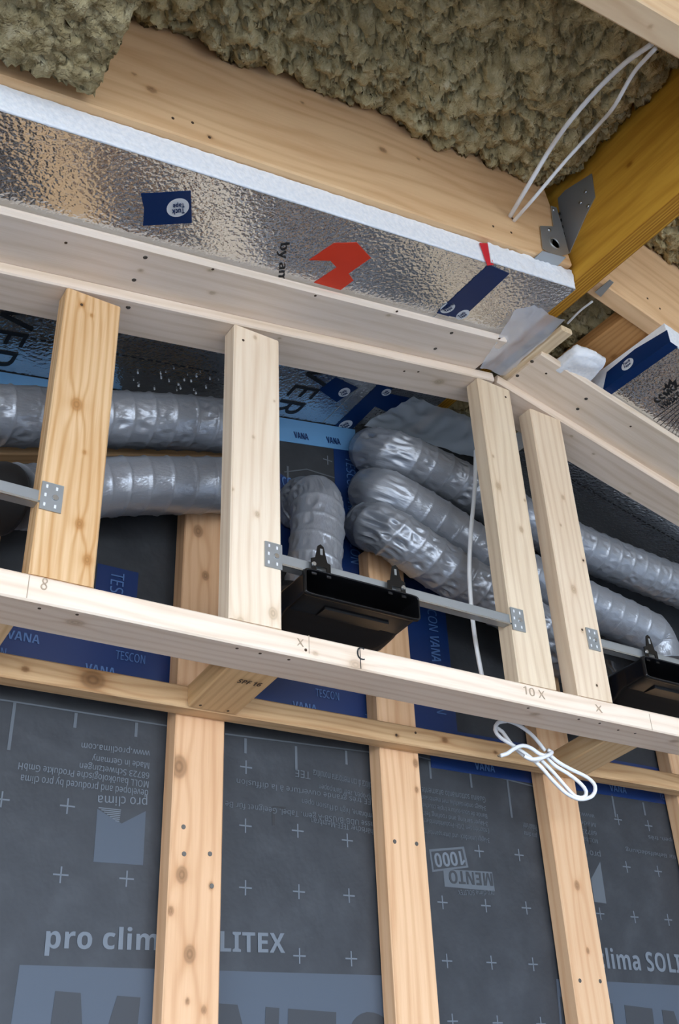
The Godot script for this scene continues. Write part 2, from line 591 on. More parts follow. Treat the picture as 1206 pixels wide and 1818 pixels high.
# ------------------------------------------------------------------ the gable wall: membrane, print, tapes, studs, strapping
func plus(st: SurfaceTool, u: float, v: float) -> void:
	var c := on_z(u, v, 0.0006)
	box_into(st, c, Vector3(0.0115, 0.0011, 0.0002))
	box_into(st, c, Vector3(0.0011, 0.0115, 0.0002))
func build_wall() -> void:
	var st := new_st()
	var outline := [Vector3(-3.2, 0, 0), Vector3(2.8, 0, 0), Vector3(2.8, roof(2.8, 0.38), 0), Vector3(0, roof(0, 0.38), 0), Vector3(-3.2, roof(-3.2, 0.38), 0)]
	var wall := put("wall_gable", plate_mesh(outline, 0.05, Vector3(0, 0, 1)), M.membrane)
	tag(wall, "", "", "", "structure")
	# --- plus marks
	st = new_st()
	for p in [[3, 1419], [120, 1431], [108, 1553], [225, 1560], [437, 1362], [436, 1466], [529, 1475], [436, 1576], [531, 1583], [617, 1492], [620, 1590], [532, 1697], [624, 1702],
			[851, 1511], [922, 1518], [786, 1602], [863, 1608], [935, 1612], [794, 1706], [873, 1709], [947, 1712], [804, 1813], [884, 1816], [961, 1818],
			[1098, 1455], [1152, 1466], [1113, 1539], [1169, 1547], [1066, 1622], [1127, 1628], [1187, 1633], [582, 817], [455, 1250]]:
		plus(st, p[0], p[1])
	put("plus_mark_print", st.commit(), M.print, wall)
	# --- ruled line with ticks along the sheet's edge
	st = new_st()
	for seg in [[[0, 1242], [306, 1290]], [[400, 1303], [662, 1336]], [[742, 1343], [955, 1398]], [[505, 838], [545, 833]], [[545, 833], [600, 850]]]:
		var a := on_z(seg[0][0], seg[0][1], 0.0006)
		var b := on_z(seg[1][0], seg[1][1], 0.0006)
		var ex := (b - a).normalized()
		box_into(st, (a + b) / 2.0, Vector3(a.distance_to(b) / 2.0, 0.0012, 0.0002), Basis(ex, Vector3(0, 0, 1).cross(ex), Vector3(0, 0, 1)))
	for k in [[22, 1246, 86], [135, 1266, 26], [243, 1283, 25], [437, 1311, 26], [527, 1325, 40], [616, 1333, 24], [765, 1352, 30], [837, 1366, 32], [906, 1385, 66], [1091, 1410, 40], [1145, 1425, 22], [512, 828, 24]]:
		var a := on_z(k[0], k[1], 0.0006)
		var b := on_z(k[0] - 2, k[1] + k[2], 0.0006)
		box_into(st, (a + b) / 2.0, Vector3(0.0024, (a.y - b.y) / 2.0, 0.0002))
	put("ruler_print", st.commit(), M.print_soft, wall)
	# --- big upright lettering
	wall_text("lettering", "pro clima SOLITEX", [78, 1697], [506, 1704], [80, 1641], M.print, wall, true)
	wall_text("lettering", "pro clima SOLITEX", [1003, 1727], [1262, 1742], [1003, 1677], M.print, wall, true)
	wall_patch("print_panel", [[35, 1713], [690, 1732], [696, 1990], [-6, 1990]], M.print_blue, wall)
	wall_text("lettering", "MENTO", [62, 2010], [712, 2015], [66, 1752], M.ink_dark, wall, true)
	wall_patch("print_panel", [[988, 1738], [1330, 1756], [1400, 2010], [1010, 2000]], M.print_blue, wall)
	wall_text("lettering", "MENTO", [1014, 2000], [1420, 2020], [1002, 1766], M.ink_dark, wall, true)
	# --- small upside-down lettering, left sheet
	for l in [["www.proclima.com", 266, 1345, 145, 1330, 15], ["Made in Germany", 265, 1366, 164, 1353, 15], ["68723 Schwetzingen", 265, 1384, 142, 1366, 15],
			["MOLL bauökologische Produkte GmbH", 264, 1400, 34, 1366, 16], ["developed and produced by pro clima", 263, 1416, 38, 1388, 17]]:
		wall_text("lettering", l[0], [l[1], l[2] - l[5]], [l[3], l[4] - l[5]], [l[1], l[2]], M.print, wall)
	wall_text("lettering", "pro clima", [261, 1412], [174, 1407], [260, 1434], M.print, wall)
	# emblem: a square with a notch on its lower edge (seen upside down)
	wall_patch("emblem_print", [[173, 1436], [216, 1462], [259, 1440], [254, 1536], [166, 1530]], M.print_blue, wall)
	st = new_st()
	for k in 7:
		var a := on_z(175 + k * 5, 1435.0 + k * 3.6, 0.0006)
		var b := on_z(215 - k * 0.5, 1437.0 + k * 3.6, 0.0006)
		box_into(st, (a + b) / 2.0, Vector3(absf(b.x - a.x) / 2.0, 0.0007, 0.0002))
	put("emblem_print", st.commit(), M.print, wall)
	# --- middle bay, upside-down block of text running out under the stud
	for l in [["TEE", 551, 1384, 524, 1379], ["monolitica di con membrana monolitica", 672, 1405, 556, 1379], ["damp-open, zeer dampopen", 672, 1425, 566, 1402], ["TEEE très grande ouverture à la diffusion", 672, 1432, 420, 1392],
			["Membrane, high diffusion open", 672, 1457, 536, 1428], ["Klasse UDB-B/USB-A gem. Tabel. Geeignet für Be", 672, 1471, 400, 1432], ["sphärischer TEEE-Membran", 672, 1484, 552, 1462]]:
		wall_text("lettering", l[0], [l[1], l[2] - 13], [l[3], l[4] - 13], [l[1], l[2]], M.print_soft, wall)
	# --- right middle bay
	for l in [["3-lagige Unterdeck- und Unterspannbahn", 868, 1497, 752, 1481], ["Entspricht dem ZVDH-Produktdatenblatt", 867, 1480, 752, 1461], ["3-layer sarking and roofing felt", 865, 1468, 751, 1448],
			["Bande de sous-toiture triple couche", 864, 1454, 750, 1434], ["3-laags onderdakfolie met membraan", 862, 1440, 748, 1420], ["Guaina sottomanto altamente", 861, 1426, 748, 1408],
			["pro clima", 952, 1489, 930, 1484], ["Produkte GmbH", 952, 1476, 928, 1471]]:
		wall_text("lettering", l[0], [l[1], l[2] - 11], [l[3], l[4] - 11], [l[1], l[2]], M.print_soft, wall)
	# the small double logo, upside down
	wall_patch("print_panel", [[762, 1508], [824, 1503], [832, 1540], [768, 1548]], M.print_soft, wall)
	wall_patch("print_panel", [[766, 1512], [821, 1507], [828, 1537], [771, 1544]], M.ink_dark, wall, 0.0009)
	wall_text("lettering", "1000", [822, 1511], [769, 1515], [826, 1536], M.print, wall, true)
	wall_patch("print_panel", [[787, 1543], [874, 1548], [879, 1582], [790, 1574]], M.print_soft, wall)
	wall_text("lettering", "MENTO", [873, 1551], [796, 1545], [877, 1574], M.ink_dark, wall, true)
	wall_text("lettering", "pro clima SOLITEX", [876, 1579], [812, 1577], [877, 1591], M.print_soft, wall)
	# --- far right bay
	for l in [["www.proclima.com", 1054, 1454], ["Made in Germany", 1056, 1469], ["68723 Schwetzingen", 1058, 1484], ["MOLL bauökologische Produkte", 1060, 1498]]:
		wall_text("lettering", l[0], [l[1], l[2] - 10], [l[1] - 92, l[2] - 26], [l[1], l[2]], M.print_soft, wall)
	wall_text("lettering", "pro clima", [1065, 1510], [1010, 1500], [1065, 1524], M.print_soft, wall)
	for l in [["diffusion open. très", 1240, 1502, 1150, 1490], ["Geeignet für Behelfsdeckung", 1240, 1532, 1110, 1512]]:
		wall_text("lettering", l[0], [l[1], l[2] - 9], [l[3], l[4] - 9], [l[1], l[2]], M.print_soft, wall)
	wall_patch("emblem_print", [[1046, 1536], [1050, 1560], [1066, 1530], [1077, 1604], [1056, 1601]], M.print_soft, wall)
	# pen strokes
	for s in [[[485, 1432], [486, 1466], 2.2], [[884 + 160, 1467], [1049, 1499], 2.0], [[485, 1432], [508, 1434], 1.0], [[497, 1434], [513, 1440], 1.0], [[284, 1576], [291, 1575], 1.0]]:
		var a := on_z(s[0][0], s[0][1], 0.0006)
		var b := on_z(s[1][0], s[1][1], 0.0006)
		var ex := (b - a).normalized()
		var bx := new_st()
		box_into(bx, (a + b) / 2.0, Vector3(a.distance_to(b) / 2.0, 0.0012 * s[2], 0.0002), Basis(ex, Vector3(0, 0, 1).cross(ex), Vector3(0, 0, 1)))
		put("pen_mark", bx.commit(), M.pen, wall)
	# --- blue sealing tapes
	var band := func(x0: float, x1: float, y0: float, y1: float, lift: float, m: Material) -> void:
		put("sealing_tape", plate_mesh([Vector3(x0, y0, lift), Vector3(x1, y0, lift), Vector3(x1, y1, lift), Vector3(x0, y1, lift)], lift * 0.9, Vector3(0, 0, 1)), m, wall)
	band.call(-1.6, -0.02, 2.078, 2.175, 0.0007, M.tescon)
	band.call(-0.02, 1.4, 2.038, 2.12, 0.0008, M.tescon)
	band.call(-0.055, 0.055, 2.09, 2.44, 0.0010, M.tescon)
	band.call(-0.215, -0.135, 2.40, 2.73, 0.0010, M.tescon)
	band.call(-0.715, -0.640, 2.20, 2.305, 0.0007, M.tescon)
	var k := 0
	for x in [-0.90, -0.72, -0.53, -0.33, -0.17, 0.09, 0.28, 0.47, 0.63]:
		var yb := 2.048 if x > 0 else 2.106
		var w := Vector3(x, yb, 0.0012)
		lettering("tape_lettering", "TESCON" if k % 2 == 0 else "VANA", w, w + Vector3(0.052, 0, 0), w + Vector3(0, 0.015, 0), M.tescon_print, wall, k % 2 == 1)
		if x < 0: lettering("tape_lettering", "VANA" if k % 2 == 0 else "TESCON", w + Vector3(0.05, 0.032, 0), w + Vector3(0.102, 0.032, 0), w + Vector3(0.05, 0.047, 0), M.tescon_print, wall, k % 2 == 0)
		k += 1
	for t in [["TESCON", 0.005, 2.42, 0.09], ["VANA", 0.005, 2.32, 0.06], ["TESCON", 0.005, 2.24, 0.09], ["TESCON", -0.185, 2.70, 0.09], ["VANA", -0.185, 2.60, 0.06], ["TESCON", -0.185, 2.53, 0.09], ["TESCON", -0.69, 2.295, 0.09]]:
		var w := Vector3(t[1], t[2], 0.0014)
		lettering("tape_lettering", t[0], w, w + Vector3(0, -t[3], 0), w + Vector3(0.024, 0, 0), M.tescon_print, wall, t[0] == "VANA")
	# collar of tape round the duct that feeds the register boot
	var ring := []
	for a in 30: ring.append(Vector3(-0.325, 2.515, 0.0012) + Vector3(cos(TAU * a / 30.0) * 0.088, sin(TAU * a / 30.0) * 0.098 - 0.01, 0) * (1.0 + 0.10 * sin(a * 2.3)))
	put("sealing_tape", plate_mesh(ring, 0.001, Vector3(0, 0, 1)), M.tescon, wall)
	lettering("tape_lettering", "CON VA", Vector3(-0.345, 2.575, 0.0016), Vector3(-0.275, 2.585, 0.0016), Vector3(-0.345, 2.598, 0.0016), M.tescon_print, wall, true)
	# pale blue tape where wall and foil meet
	for seg in [[-0.43, -0.155], [-1.3, -0.70]]:
		var p := []
		for i in 2: p.append(Vector3(seg[i], roof(seg[i], FOIL - 0.062), 0.0016))
		for i in 2: p.append(Vector3(seg[1 - i], roof(seg[1 - i], FOIL - 0.002), 0.0016))
		put("sealing_tape", plate_mesh(p, 0.0012, Vector3(0, 0, 1)), M.light_tape, wall)
		for i in 3:
			var x: float = lerpf(seg[0], seg[1], 0.12 + 0.3 * i)
			var w := Vector3(x, roof(x, FOIL - 0.05), 0.0022)
			lettering("tape_lettering", "VANA", w, w + Vector3(0.035, 0.006, 0), w + Vector3(0, 0.016, 0), M.tescon, wall, true)

	# --- studs on the membrane
	var sx := [-0.9347, -0.5287, -0.1227, 0.2833, 0.6893]
	var top := [2.395, 2.52, 2.46, 2.46, 2.46]
	var lab := ["pale pine wall stud at the left end, behind the yellowish frame post",
		"pine wall stud with a large edge knot beside the brand square print",
		"pine wall stud with a split corner just below the strapping",
		"narrow looking pine wall stud behind the coiled white cable",
		"pine wall stud behind the right register boot"]
	var st_l := [[212, 176, 138], [216, 174, 134], [218, 178, 138], [208, 170, 132], [208, 170, 132]]
	var kn := [[], [[318, 1361, 0.016, 0], [323, 1553, 0.011, 0], [337, 1694, 0.011, 0], [303, 1617, 0.006, 0], [333, 1778, 0.004, 0], [362, 1793, 0.005, 0], [352, 943, 0.011, 0], [365, 1022, 0.008, 0], [375, 1573, 0.005, 0]], [[740, 1402, 0.005, 0], [738, 1355, 0.007, 0]], [[1025, 1572, 0.008, 0], [1044, 1688, 0.005, 0]], []]
	var sc := [[], [[326, 1468, 0], [327, 1516, 0], [373, 1516, 0], [376, 1573, 0]], [[701, 1494, 0], [740, 1498, 0]], [[1030, 1741, 0], [1066, 1742, 0]], []]
	for i in 5:
		timber("wall_stud", lab[i], "stud", Vector3(sx[i], 0.0, 0.019 + 0.0015), Vector3(sx[i], top[i], 0.019 + 0.0015), D4, 0.037,
			style(st_l[i], [188, 140, 98], 30 + i, 0.40, 90.0, 0.016).merged({"dark_knots": true}), {"up": Vector3(-1, 0, 0), "knots": kn[i], "screws": sc[i], "group": "studs fixed over the membrane"})
	# --- sloping top nailer behind the ducts
	timber("sloping_nailer", "sloping pine nailer on the wall behind the two left ducts", "board", Vector3(-1.3, 2.352, 0.0195), Vector3(-0.42, 2.634, 0.0195), 0.062, 0.036, style([214, 176, 130], [178, 136, 92], 41))
	# --- horizontal strapping across the studs
	timber("horizontal_strapping", "square pine strapping running level across the wall studs", "strapping", Vector3(-1.7, YLED - 0.0186, 0.0575), Vector3(1.4, YLED - 0.0186, 0.0575), 0.0371, 0.036,
		style([216, 180, 136], [168, 122, 80], 42, 0.36, 110.0, 0.02).merged({"dark_knots": true}), {"knots": [[165, 1207, 0.017, 0], [790, 1314, 0.006, 0], [705, 1306, 0.004, 0], [45, 1188, 0.005, 0], [880, 1336, 0.004, 0]], "nails": [[704, 1305, 0], [738, 1301, 0]]})
	# --- flat blocks tying the frame back to the strapping
	var bl := [[-0.527, "short flat tie block with torn nail holes and stamped print", [216, 178, 130]], [0.283, "long looking tie block behind the coiled white cable", [206, 178, 138]], [-0.94, "tie block at the left end under the lower frame plate", [216, 184, 142]]]
	for i in 3:
		var x: float = bl[i][0]
		var o := timber("tie_block", bl[i][1], "block", Vector3(x, 2.0662, 0.0765), Vector3(x, 2.0835, 0.2135), T, D4, style(bl[i][2], [176, 136, 92], 50 + i, 0.35), {"group": "blocks between strapping and frame", "nails": [[356, 1252, 1], [405, 1262, 1]] if i == 0 else []})
		if i == 0:
			var u := Vector3(0, -1, 0)
			lettering("stamp_print", "SPF 16", Vector3(x - 0.012, 2.0590, 0.182), Vector3(x + 0.028, 2.0590, 0.182), Vector3(x - 0.012, 2.0605, 0.194), M.hole, o, true)

# ------------------------------------------------------------------ the service frame
func post_top(x: float) -> float:
	return roof(x, 0.0)
func build_frame() -> void:
	var plate := timber("lower_frame_plate", "long pale pine plate on the flat under all four posts", "plate", Vector3(-1.7, YL + T / 2, ZF - D4 / 2), Vector3(1.4, YL + T / 2, ZF - D4 / 2), T, D4,
		style([241, 223, 203], [212, 184, 156], 61, 0.34, 100.0, 0.012), {"knots": [[134, 1105, 0.011, 1], [632, 1180, 0.010, 0], [950, 1268, 0.008, 1], [560, 1160, 0.004, 0], [1198, 1316, 0.009, 1]],
		"nails": [[70, 1080, 1], [137, 1091, 1], [421, 1151, 1], [462, 1160, 1], [513, 1171, 1], [543, 1154, 0], [1028, 1277, 1], [1065, 1284, 1], [1098, 1296, 1], [1128, 1302, 1], [938, 1257, 1]]})
	for t in [["X", 527, 1146, 539, 1149, 13], ["C", 634, 1170, 648, 1173, 22], ["10 X", 930, 1232, 968, 1242, 14], ["8", 71, 1046, 82, 1049, 22], ["X", 1058, 1263, 1070, 1266, 12]]:
		lettering("pencil_mark", t[0], on_z(t[1], t[2], ZF), on_z(t[3], t[4], ZF), on_z(t[1], t[2] - t[5], ZF), M.pen if t[0] == "C" else M.pencil, plate)
	for l in [[640, 1149, 1187, "pen"], [50, 1021, 1062, "pencil"], [549, 1128, 1160, "pencil"], [1156, 1268, 1296, "pencil"]]:
		var pm := new_st()
		var pa := on_z(l[0], l[1], ZF + 0.0003)
		var pb := on_z(l[0], l[2], ZF + 0.0003)
		box_into(pm, (pa + pb) / 2.0, Vector3(0.0006, (pa.y - pb.y) / 2.0, 0.0002))
		put("pencil_mark", pm.commit(), M[l[3]], plate)
	# posts stand on the plate and end cut to the slope under the upper plate
	var xs := [-0.9089, -0.6161, -0.0537, 0.0875]
	var lb := ["yellowish straight-grained post beside the left register rail plate", "pale pine post with two knots near its foot", "rough pale post under the ridge, left one of the close pair", "pale post right of the ridge, right one of the close pair"]
	var li := [[226, 190, 146], [240, 222, 198], [230, 210, 182], [232, 211, 184]]
	var da := [[186, 132, 76], [216, 188, 156], [198, 170, 138], [204, 174, 142]]
	var fr := [170.0, 110.0, 100.0, 110.0]
	var kn := [[[136, 718, 0.010, 0], [150, 803, 0.003, 0], [141, 930, 0.007, 0], [155, 994, 0.007, 0], [146, 541, 0.004, 0], [163, 560, 0.003, 0]],
		[[427, 1106, 0.008, 0], [485, 1089, 0.009, 0], [457, 913, 0.005, 0], [413, 868, 0.003, 0], [450, 776, 0.003, 0], [453, 599, 0.004, 0], [487, 712, 0.002, 0]],
		[[885, 863, 0.007, 0], [876, 810, 0.003, 0], [932, 888, 0.003, 0], [926, 940, 0.006, 0]],
		[[1000, 883, 0.005, 0], [996, 932, 0.003, 0], [1019, 1046, 0.008, 0], [1036, 995, 0.004, 0], [1034, 1120, 0.004, 0], [1060, 1217, 0.003, 0]]]
	var na := [[[145, 541, 0]], [[432, 604, 0]], [[898, 705, 0]], [[1036, 995, 0], [1060, 1217, 0], [1034, 1118, 0]]]
	for i in 4:
		var x: float = xs[i] + D4 / 2.0
		var tp := post_top(x) - 0.009 - 0.001
		timber("frame_post", lb[i], "post", Vector3(x, YL + T + 0.0005, ZF - T / 2 - 0.0004), Vector3(x, tp, ZF - T / 2 - 0.0004), D4, T, style(li[i], da[i], 70 + i, 0.46 if i == 0 else 0.36, fr[i], 0.014),
			{"up": Vector3(-1, 0, 0), "knots": kn[i], "nails": na[i], "group": "posts of the service frame"})
	# upper plates, following the roof on both sides of the ridge
	var zc := ZF - D4 / 2
	timber("upper_frame_plate", "pale upper plate sloping down left from the ridge, over two posts", "plate", Vector3(-1.9, roof(-1.9, PT / 2), zc), Vector3(-0.008, roof(-0.008, PT / 2), zc), PT, D4,
		style([236, 218, 200], [204, 180, 150], 81, 0.30, 90.0, 0.012), {"nails": [[226, 545, 1], [718, 659, 1], [743, 660, 1]], "knots": [[780, 678, 0.010, 1], [505, 604, 0.003, 0]], "screws": [[228, 546, 1]], "group": "upper plates of the service frame"})
	timber("upper_frame_plate", "pale upper plate sloping down right from the ridge", "plate", Vector3(0.004, roof(0.004, PT / 2), zc), Vector3(1.5, roof(1.5, PT / 2), zc), PT, D4,
		style([236, 216, 196], [204, 178, 146], 82, 0.30, 90.0, 0.012), {"knots": [[1118, 876, 0.004, 1], [1054, 806, 0.003, 1], [1015, 774, 0.003, 1]], "group": "upper plates of the service frame"})
	# ceiling boards on the foil, with eased edges; the left one stops short of the ridge in a rounded corner
	var zb0 := ZF - D4
	var zm := (ZB + zb0) / 2.0
	var dd := ZB - zb0
	var xend := on_l(905, 603, PT).x
	timber("nailing_board", "pale eased-edge board under the foil, left of the ridge, with rounded end", "board", Vector3(-2.0, roof(-2.0, PT + BT / 2 + 0.0004), zm), Vector3(xend, roof(xend, PT + BT / 2 + 0.0004), zm), BT - 0.001, dd,
		style([238, 222, 206], [208, 186, 158], 83, 0.26, 80.0, 0.012), {"chamfer": 0.006, "screws": [[258, 457, 1], [238, 497, 1], [802, 591, 1], [773, 619, 1]], "nails": [[117, 431, 1], [378, 478, 1], [560, 525, 1], [705, 553, 1], [887, 601, 1]],
		"knots": [[250, 480, 0.004, 1], [373, 480, 0.004, 1], [377, 520, 0.005, 1], [690, 560, 0.004, 1]], "group": "boards under the foil"})
	var xr := on_r(950, 640, PT).x
	timber("nailing_board", "pale board under the foil, right of the ridge, with drilled pilot holes", "board", Vector3(xr, roof(xr, PT + BT / 2 + 0.0004), zm), Vector3(1.5, roof(1.5, PT + BT / 2 + 0.0004), zm), BT - 0.001, dd,
		style([238, 220, 200], [206, 182, 150], 84, 0.28, 80.0, 0.012), {"chamfer": 0.003, "screws": [[945, 642, 1], [919, 667, 1], [1041, 708, 1], [1026, 726, 1]], "nails": [[970, 663, 1], [1120, 757, 1]], "group": "boards under the foil"})

# ------------------------------------------------------------------ ridge beam, rafters, connectors
func build_roof() -> void:
	timber("ridge_beam", "golden laminated veneer ridge beam with layered lower edge", "beam", Vector3(0, 2.8316 + 0.151, 0.002), Vector3(0, 2.8316 + 0.151, 4.59), 0.302, 0.0425,
		{"light": rgb(214, 164, 62), "dark": rgb(150, 96, 22), "seed": 90, "con": 0.22, "freq": 40.0, "wave": 0.05, "rough": 0.5}, {"ply": true, "chamfer": 0.001, "knots": [[1118, 292, 0.005, 0]]})
	var rh := 0.280
	var yc := FOIL + FT + rh / 2.0 * 1.02
	var zc := ZR - 0.019
	timber("rafter", "long fir rafter face left of the ridge, with small knots and nail holes", "rafter", Vector3(-2.9, roof(-2.9, yc), zc), Vector3(-0.058, roof(-0.058, yc), zc), rh, T,
		style([234, 196, 150], [204, 156, 110], 91, 0.36, 60.0, 0.03).merged({"dark_knots": true}), {"knots": [[269, 159, 0.007, 0], [680, 266, 0.007, 0], [537, 182, 0.003, 0], [743, 282, 0.003, 0], [373, 243, 0.004, 0], [238, 131, 0.003, 0]], "nails": [[307, 210, 0], [342, 218, 0], [876, 402, 0], [908, 413, 0], [905, 385, 0], [914, 390, 0], [910, 388, 0], [372, 244, 0]], "group": "roof rafters"})
	timber("rafter", "fir rafter right of the ridge beam with a dark lower arris", "rafter", Vector3(0.058, roof(0.058, yc), zc), Vector3(2.5, roof(2.5, yc), zc), rh, T,
		style([236, 198, 154], [206, 160, 114], 92, 0.36, 60.0, 0.03), {"nails": [[1150, 530, 0], [1172, 548, 0]], "group": "roof rafters"})
	timber("rafter", "rafter crossing the corner above the white cables", "rafter", Vector3(-2.9, roof(-2.9, yc), 1.0195), Vector3(-0.024, roof(-0.024, yc), 1.0195), rh, 0.043,
		style([236, 208, 170], [208, 168, 128], 93, 0.3, 60.0, 0.03), {"knots": [[1155, 47, 0.003, 1]], "group": "roof rafters"})
	# flat blocking between the right rafter and the foam
	timber("blocking_board", "brown flat blocking board with a knot beside the right foam panel", "board", Vector3(0.205, roof(0.205, FOIL + FT + 0.024), 0.30), Vector3(0.205, roof(0.205, FOIL + FT + 0.024), 0.536), T, 0.11,
		style([196, 146, 92], [160, 110, 62], 94, 0.45, 150.0, 0.02), {"knots": [[1090, 633, 0.006, 1]], "up": Vector3(MR, 1, 0).normalized()})
	timber("ridge_nailer", "thin pale strip along the right side of the ridge beam", "board", Vector3(0.040, 2.806, 0.22), Vector3(0.040, 2.806, 0.475), 0.014, 0.030, style([232, 210, 176], [200, 170, 130], 95, 0.3), {})
	# connectors between rafters and ridge beam, bent from sheet steel
	var z0 := ZR + 0.001
	var q := func(u: float, v: float) -> Array: return [850.0 + u / 3.3876, 280.0 + v / 3.3876]
	var c := base("rafter_connector", Vector3(-0.04, 2.85, z0), "galvanised angled steel connector joining rafter to ridge beam, with round hole", "bracket")
	var side := []
	for p in [[476, 244], [520, 196], [680, 95], [700, 235], [645, 345], [545, 575], [520, 560], [486, 330]]:
		var w: Array = q.call(p[0], p[1])
		side.append(on_x(w[0], w[1], -0.0235))
	put("beam_leg", plate_mesh(side, 0.0016, Vector3(-1, 0, 0)), M.galv, c)
	var wing := []
	for p in [[437, 288], [470, 300], [505, 420], [545, 575], [470, 597], [388, 545], [372, 410], [452, 412]]:
		var w: Array = q.call(p[0], p[1])
		wing.append(on_z(w[0], w[1], z0 + 0.003))
	# round hole, joined to the outline by a slit
	var hc := on_z(850 + 458 / 3.3876, 280 + 515 / 3.3876, z0 + 0.003)
	var hole := []
	for k in 25:
		var a := -TAU * k / 24.0 + PI * 0.9
		hole.append(hc + Vector3(cos(a) * 0.0115, sin(a) * 0.0115, 0))
	var ws := wing.duplicate()
	ws.insert(5, wing[5] as Vector3)
	var merged := []
	for i in 6: merged.append(wing[i])
	merged.append_array(hole)
	merged.append((wing[5] as Vector3) + Vector3(0, 0.00005, 0))
	for i in range(6, wing.size()): merged.append(wing[i])
	put("rafter_leg", plate_mesh(merged, 0.0016, Vector3(0, 0, 1)), M.galv, c)
	var rim := TorusMesh.new()
	rim.inner_radius = 0.0110; rim.outer_radius = 0.0150; rim.rings = 28; rim.ring_segments = 8
	put("hole_rim", rim, M.galv, c, Transform3D(along_y(Vector3(0, 0, 1)), hc))
	var seat := []
	for p in [[385, 562], [525, 600], [465, 664], [330, 612]]:
		var w: Array = q.call(p[0], p[1])
		seat.append(on_l(w[0], w[1], FOIL + FT - 0.003))
	put("seat", plate_mesh(seat, 0.0016, Vector3(0, -1, 0)), M.galv, c)
	for k in 6:
		var w: Array = q.call(488 + k * 8, 336 + k * 41)
		var p3 := on_x(w[0], w[1], -0.0253)
		var b := new_st()
		box_into(b, p3, Vector3(0.0006, 0.0035, 0.0022))
		put("slot", b.commit(), M.hole_dark, c)
	for p in [[640, 205], [655, 290], [610, 270]]:
		var w: Array = q.call(p[0], p[1])
		put("nail_head", M.screw_mesh, M.zinc, c, Transform3D(along_y(Vector3(-1, 0, 0)), on_x(w[0], w[1], -0.0255)))
	for p in [[428, 432], [455, 312]]:
		var w: Array = q.call(p[0], p[1])
		put("nail_head", M.screw_mesh, M.zinc, c, Transform3D(along_y(Vector3(0, 0, 1)), on_z(w[0], w[1], z0 + 0.004)))
	# the same connector on the other side, seen edge on below the beam
	var c2 := base("rafter_connector", Vector3(0.04, 2.85, z0), "small visible end of a steel connector right of the ridge beam", "bracket")
	var pl := []
	for p in [[700, 810], [790, 735], [812, 752], [735, 838]]:
		var w: Array = q.call(p[0], p[1])
		pl.append(on_r(w[0], w[1], FOIL + FT - 0.004))
	put("seat", plate_mesh(pl, 0.002, Vector3(0, -1, 0)), M.galv, c2)
	var b2 := new_st()
	box_into(b2, Vector3(0.0235, 2.90, ZR - 0.01), Vector3(0.0008, 0.05, 0.035))
	put("beam_leg", b2.commit(), M.galv, c2)

# ------------------------------------------------------------------ foil-faced foam on the rafters
func foam_panel(called: String, label: String, x0: float, x1: float, z0: float, z1: float, group: String, rough_front: bool) -> Node3D:
	var o := base(called, Vector3((x0 + x1) / 2.0, roof((x0 + x1) / 2.0, FOIL), (z0 + z1) / 2.0), label, "insulation", group)
	# core with a slightly uneven cut front
	var n := fnl(101, 60.0, 3)
	var cols := maxi(3, int((x1 - x0) / 0.006))
	var rows := 7
	var pts := PackedVector3Array()
	var uvs := PackedVector2Array()
	# section runs: underside back -> underside front -> top front -> top back
	for r in rows + 4:
		for i in cols + 1:
			var x := lerpf(x0, x1, float(i) / cols)
			var p: Vector3
			if r == 0: p = Vector3(x, roof(x, FOIL + 0.0008), z0)
			elif r == rows + 3: p = Vector3(x, roof(x, FOIL + FT - 0.001), z0)
			else:
				var t := clampf(float(r - 1) / rows, 0.0, 1.0)
				var amp := 0.0035 if rough_front else 0.0012
				var dz := n.get_noise_2d(x * 1.0, t * 0.05 * 1.0) * amp
				var dy := 0.0
				if t == 1.0: dy = n.get_noise_2d(x * 0.5, 7.0) * amp
				p = Vector3(x, roof(x, FOIL + 0.0008 + t * (FT - 0.002)) + dy, z1 + dz)
			pts.append(p)
			uvs.append(Vector2(x, r * 0.01))
	put("foam_core", grid_mesh(rows + 4, cols + 1, pts, false, uvs, true), M.eps, o)
	# end faces and top, so that the core is closed
	for x in [x0, x1]:
		put("foam_end", plate_mesh([Vector3(x, roof(x, FOIL + 0.001), z0), Vector3(x, roof(x, FOIL + 0.001), z1), Vector3(x, roof(x, FOIL + FT - 0.001), z1), Vector3(x, roof(x, FOIL + FT - 0.001), z0)], 0.001, Vector3(1 if x == x1 else -1, 0, 0)), M.eps, o)
	put("foil_facing", plate_mesh([Vector3(x0, roof(x0, FOIL), z0), Vector3(x1, roof(x1, FOIL), z0), Vector3(x1, roof(x1, FOIL), z1), Vector3(x0, roof(x0, FOIL), z1)], 0.0007, Vector3(0, -1, 0)), M.foil, o)
	return o
func tape_badge(a: Array, b: Array, c: Array, parent: Node, right := false) -> void:
	# the tape's oval badge; a, b, c: centre, end of the long axis, end of the short axis
	var f := func(p: Array, l: float) -> Vector3: return on_r(p[0], p[1], FOIL - l) if right else on_l(p[0], p[1], FOIL - l)
	var ce: Vector3 = f.call(a, 0.0012)
	var ea: Vector3 = f.call(b, 0.0012) - ce
	var eb: Vector3 = f.call(c, 0.0012) - ce
	put("tape_badge", plate_mesh(ellipse(ce, ea, eb), 0.0004, Vector3(0, -1, 0)), M.tuck_white, parent)
	var l0 := ce - ea * 0.55 + eb * 0.05
	lettering("tape_lettering", "Tuck", l0, l0 + ea * 1.1, l0 + eb * 0.6, M.tuck, parent, true)
	l0 = ce - ea * 0.5 - eb * 0.65
	lettering("tape_lettering", "Tape", l0, l0 + ea * 1.0, l0 + eb * 0.6, M.tuck, parent, true)
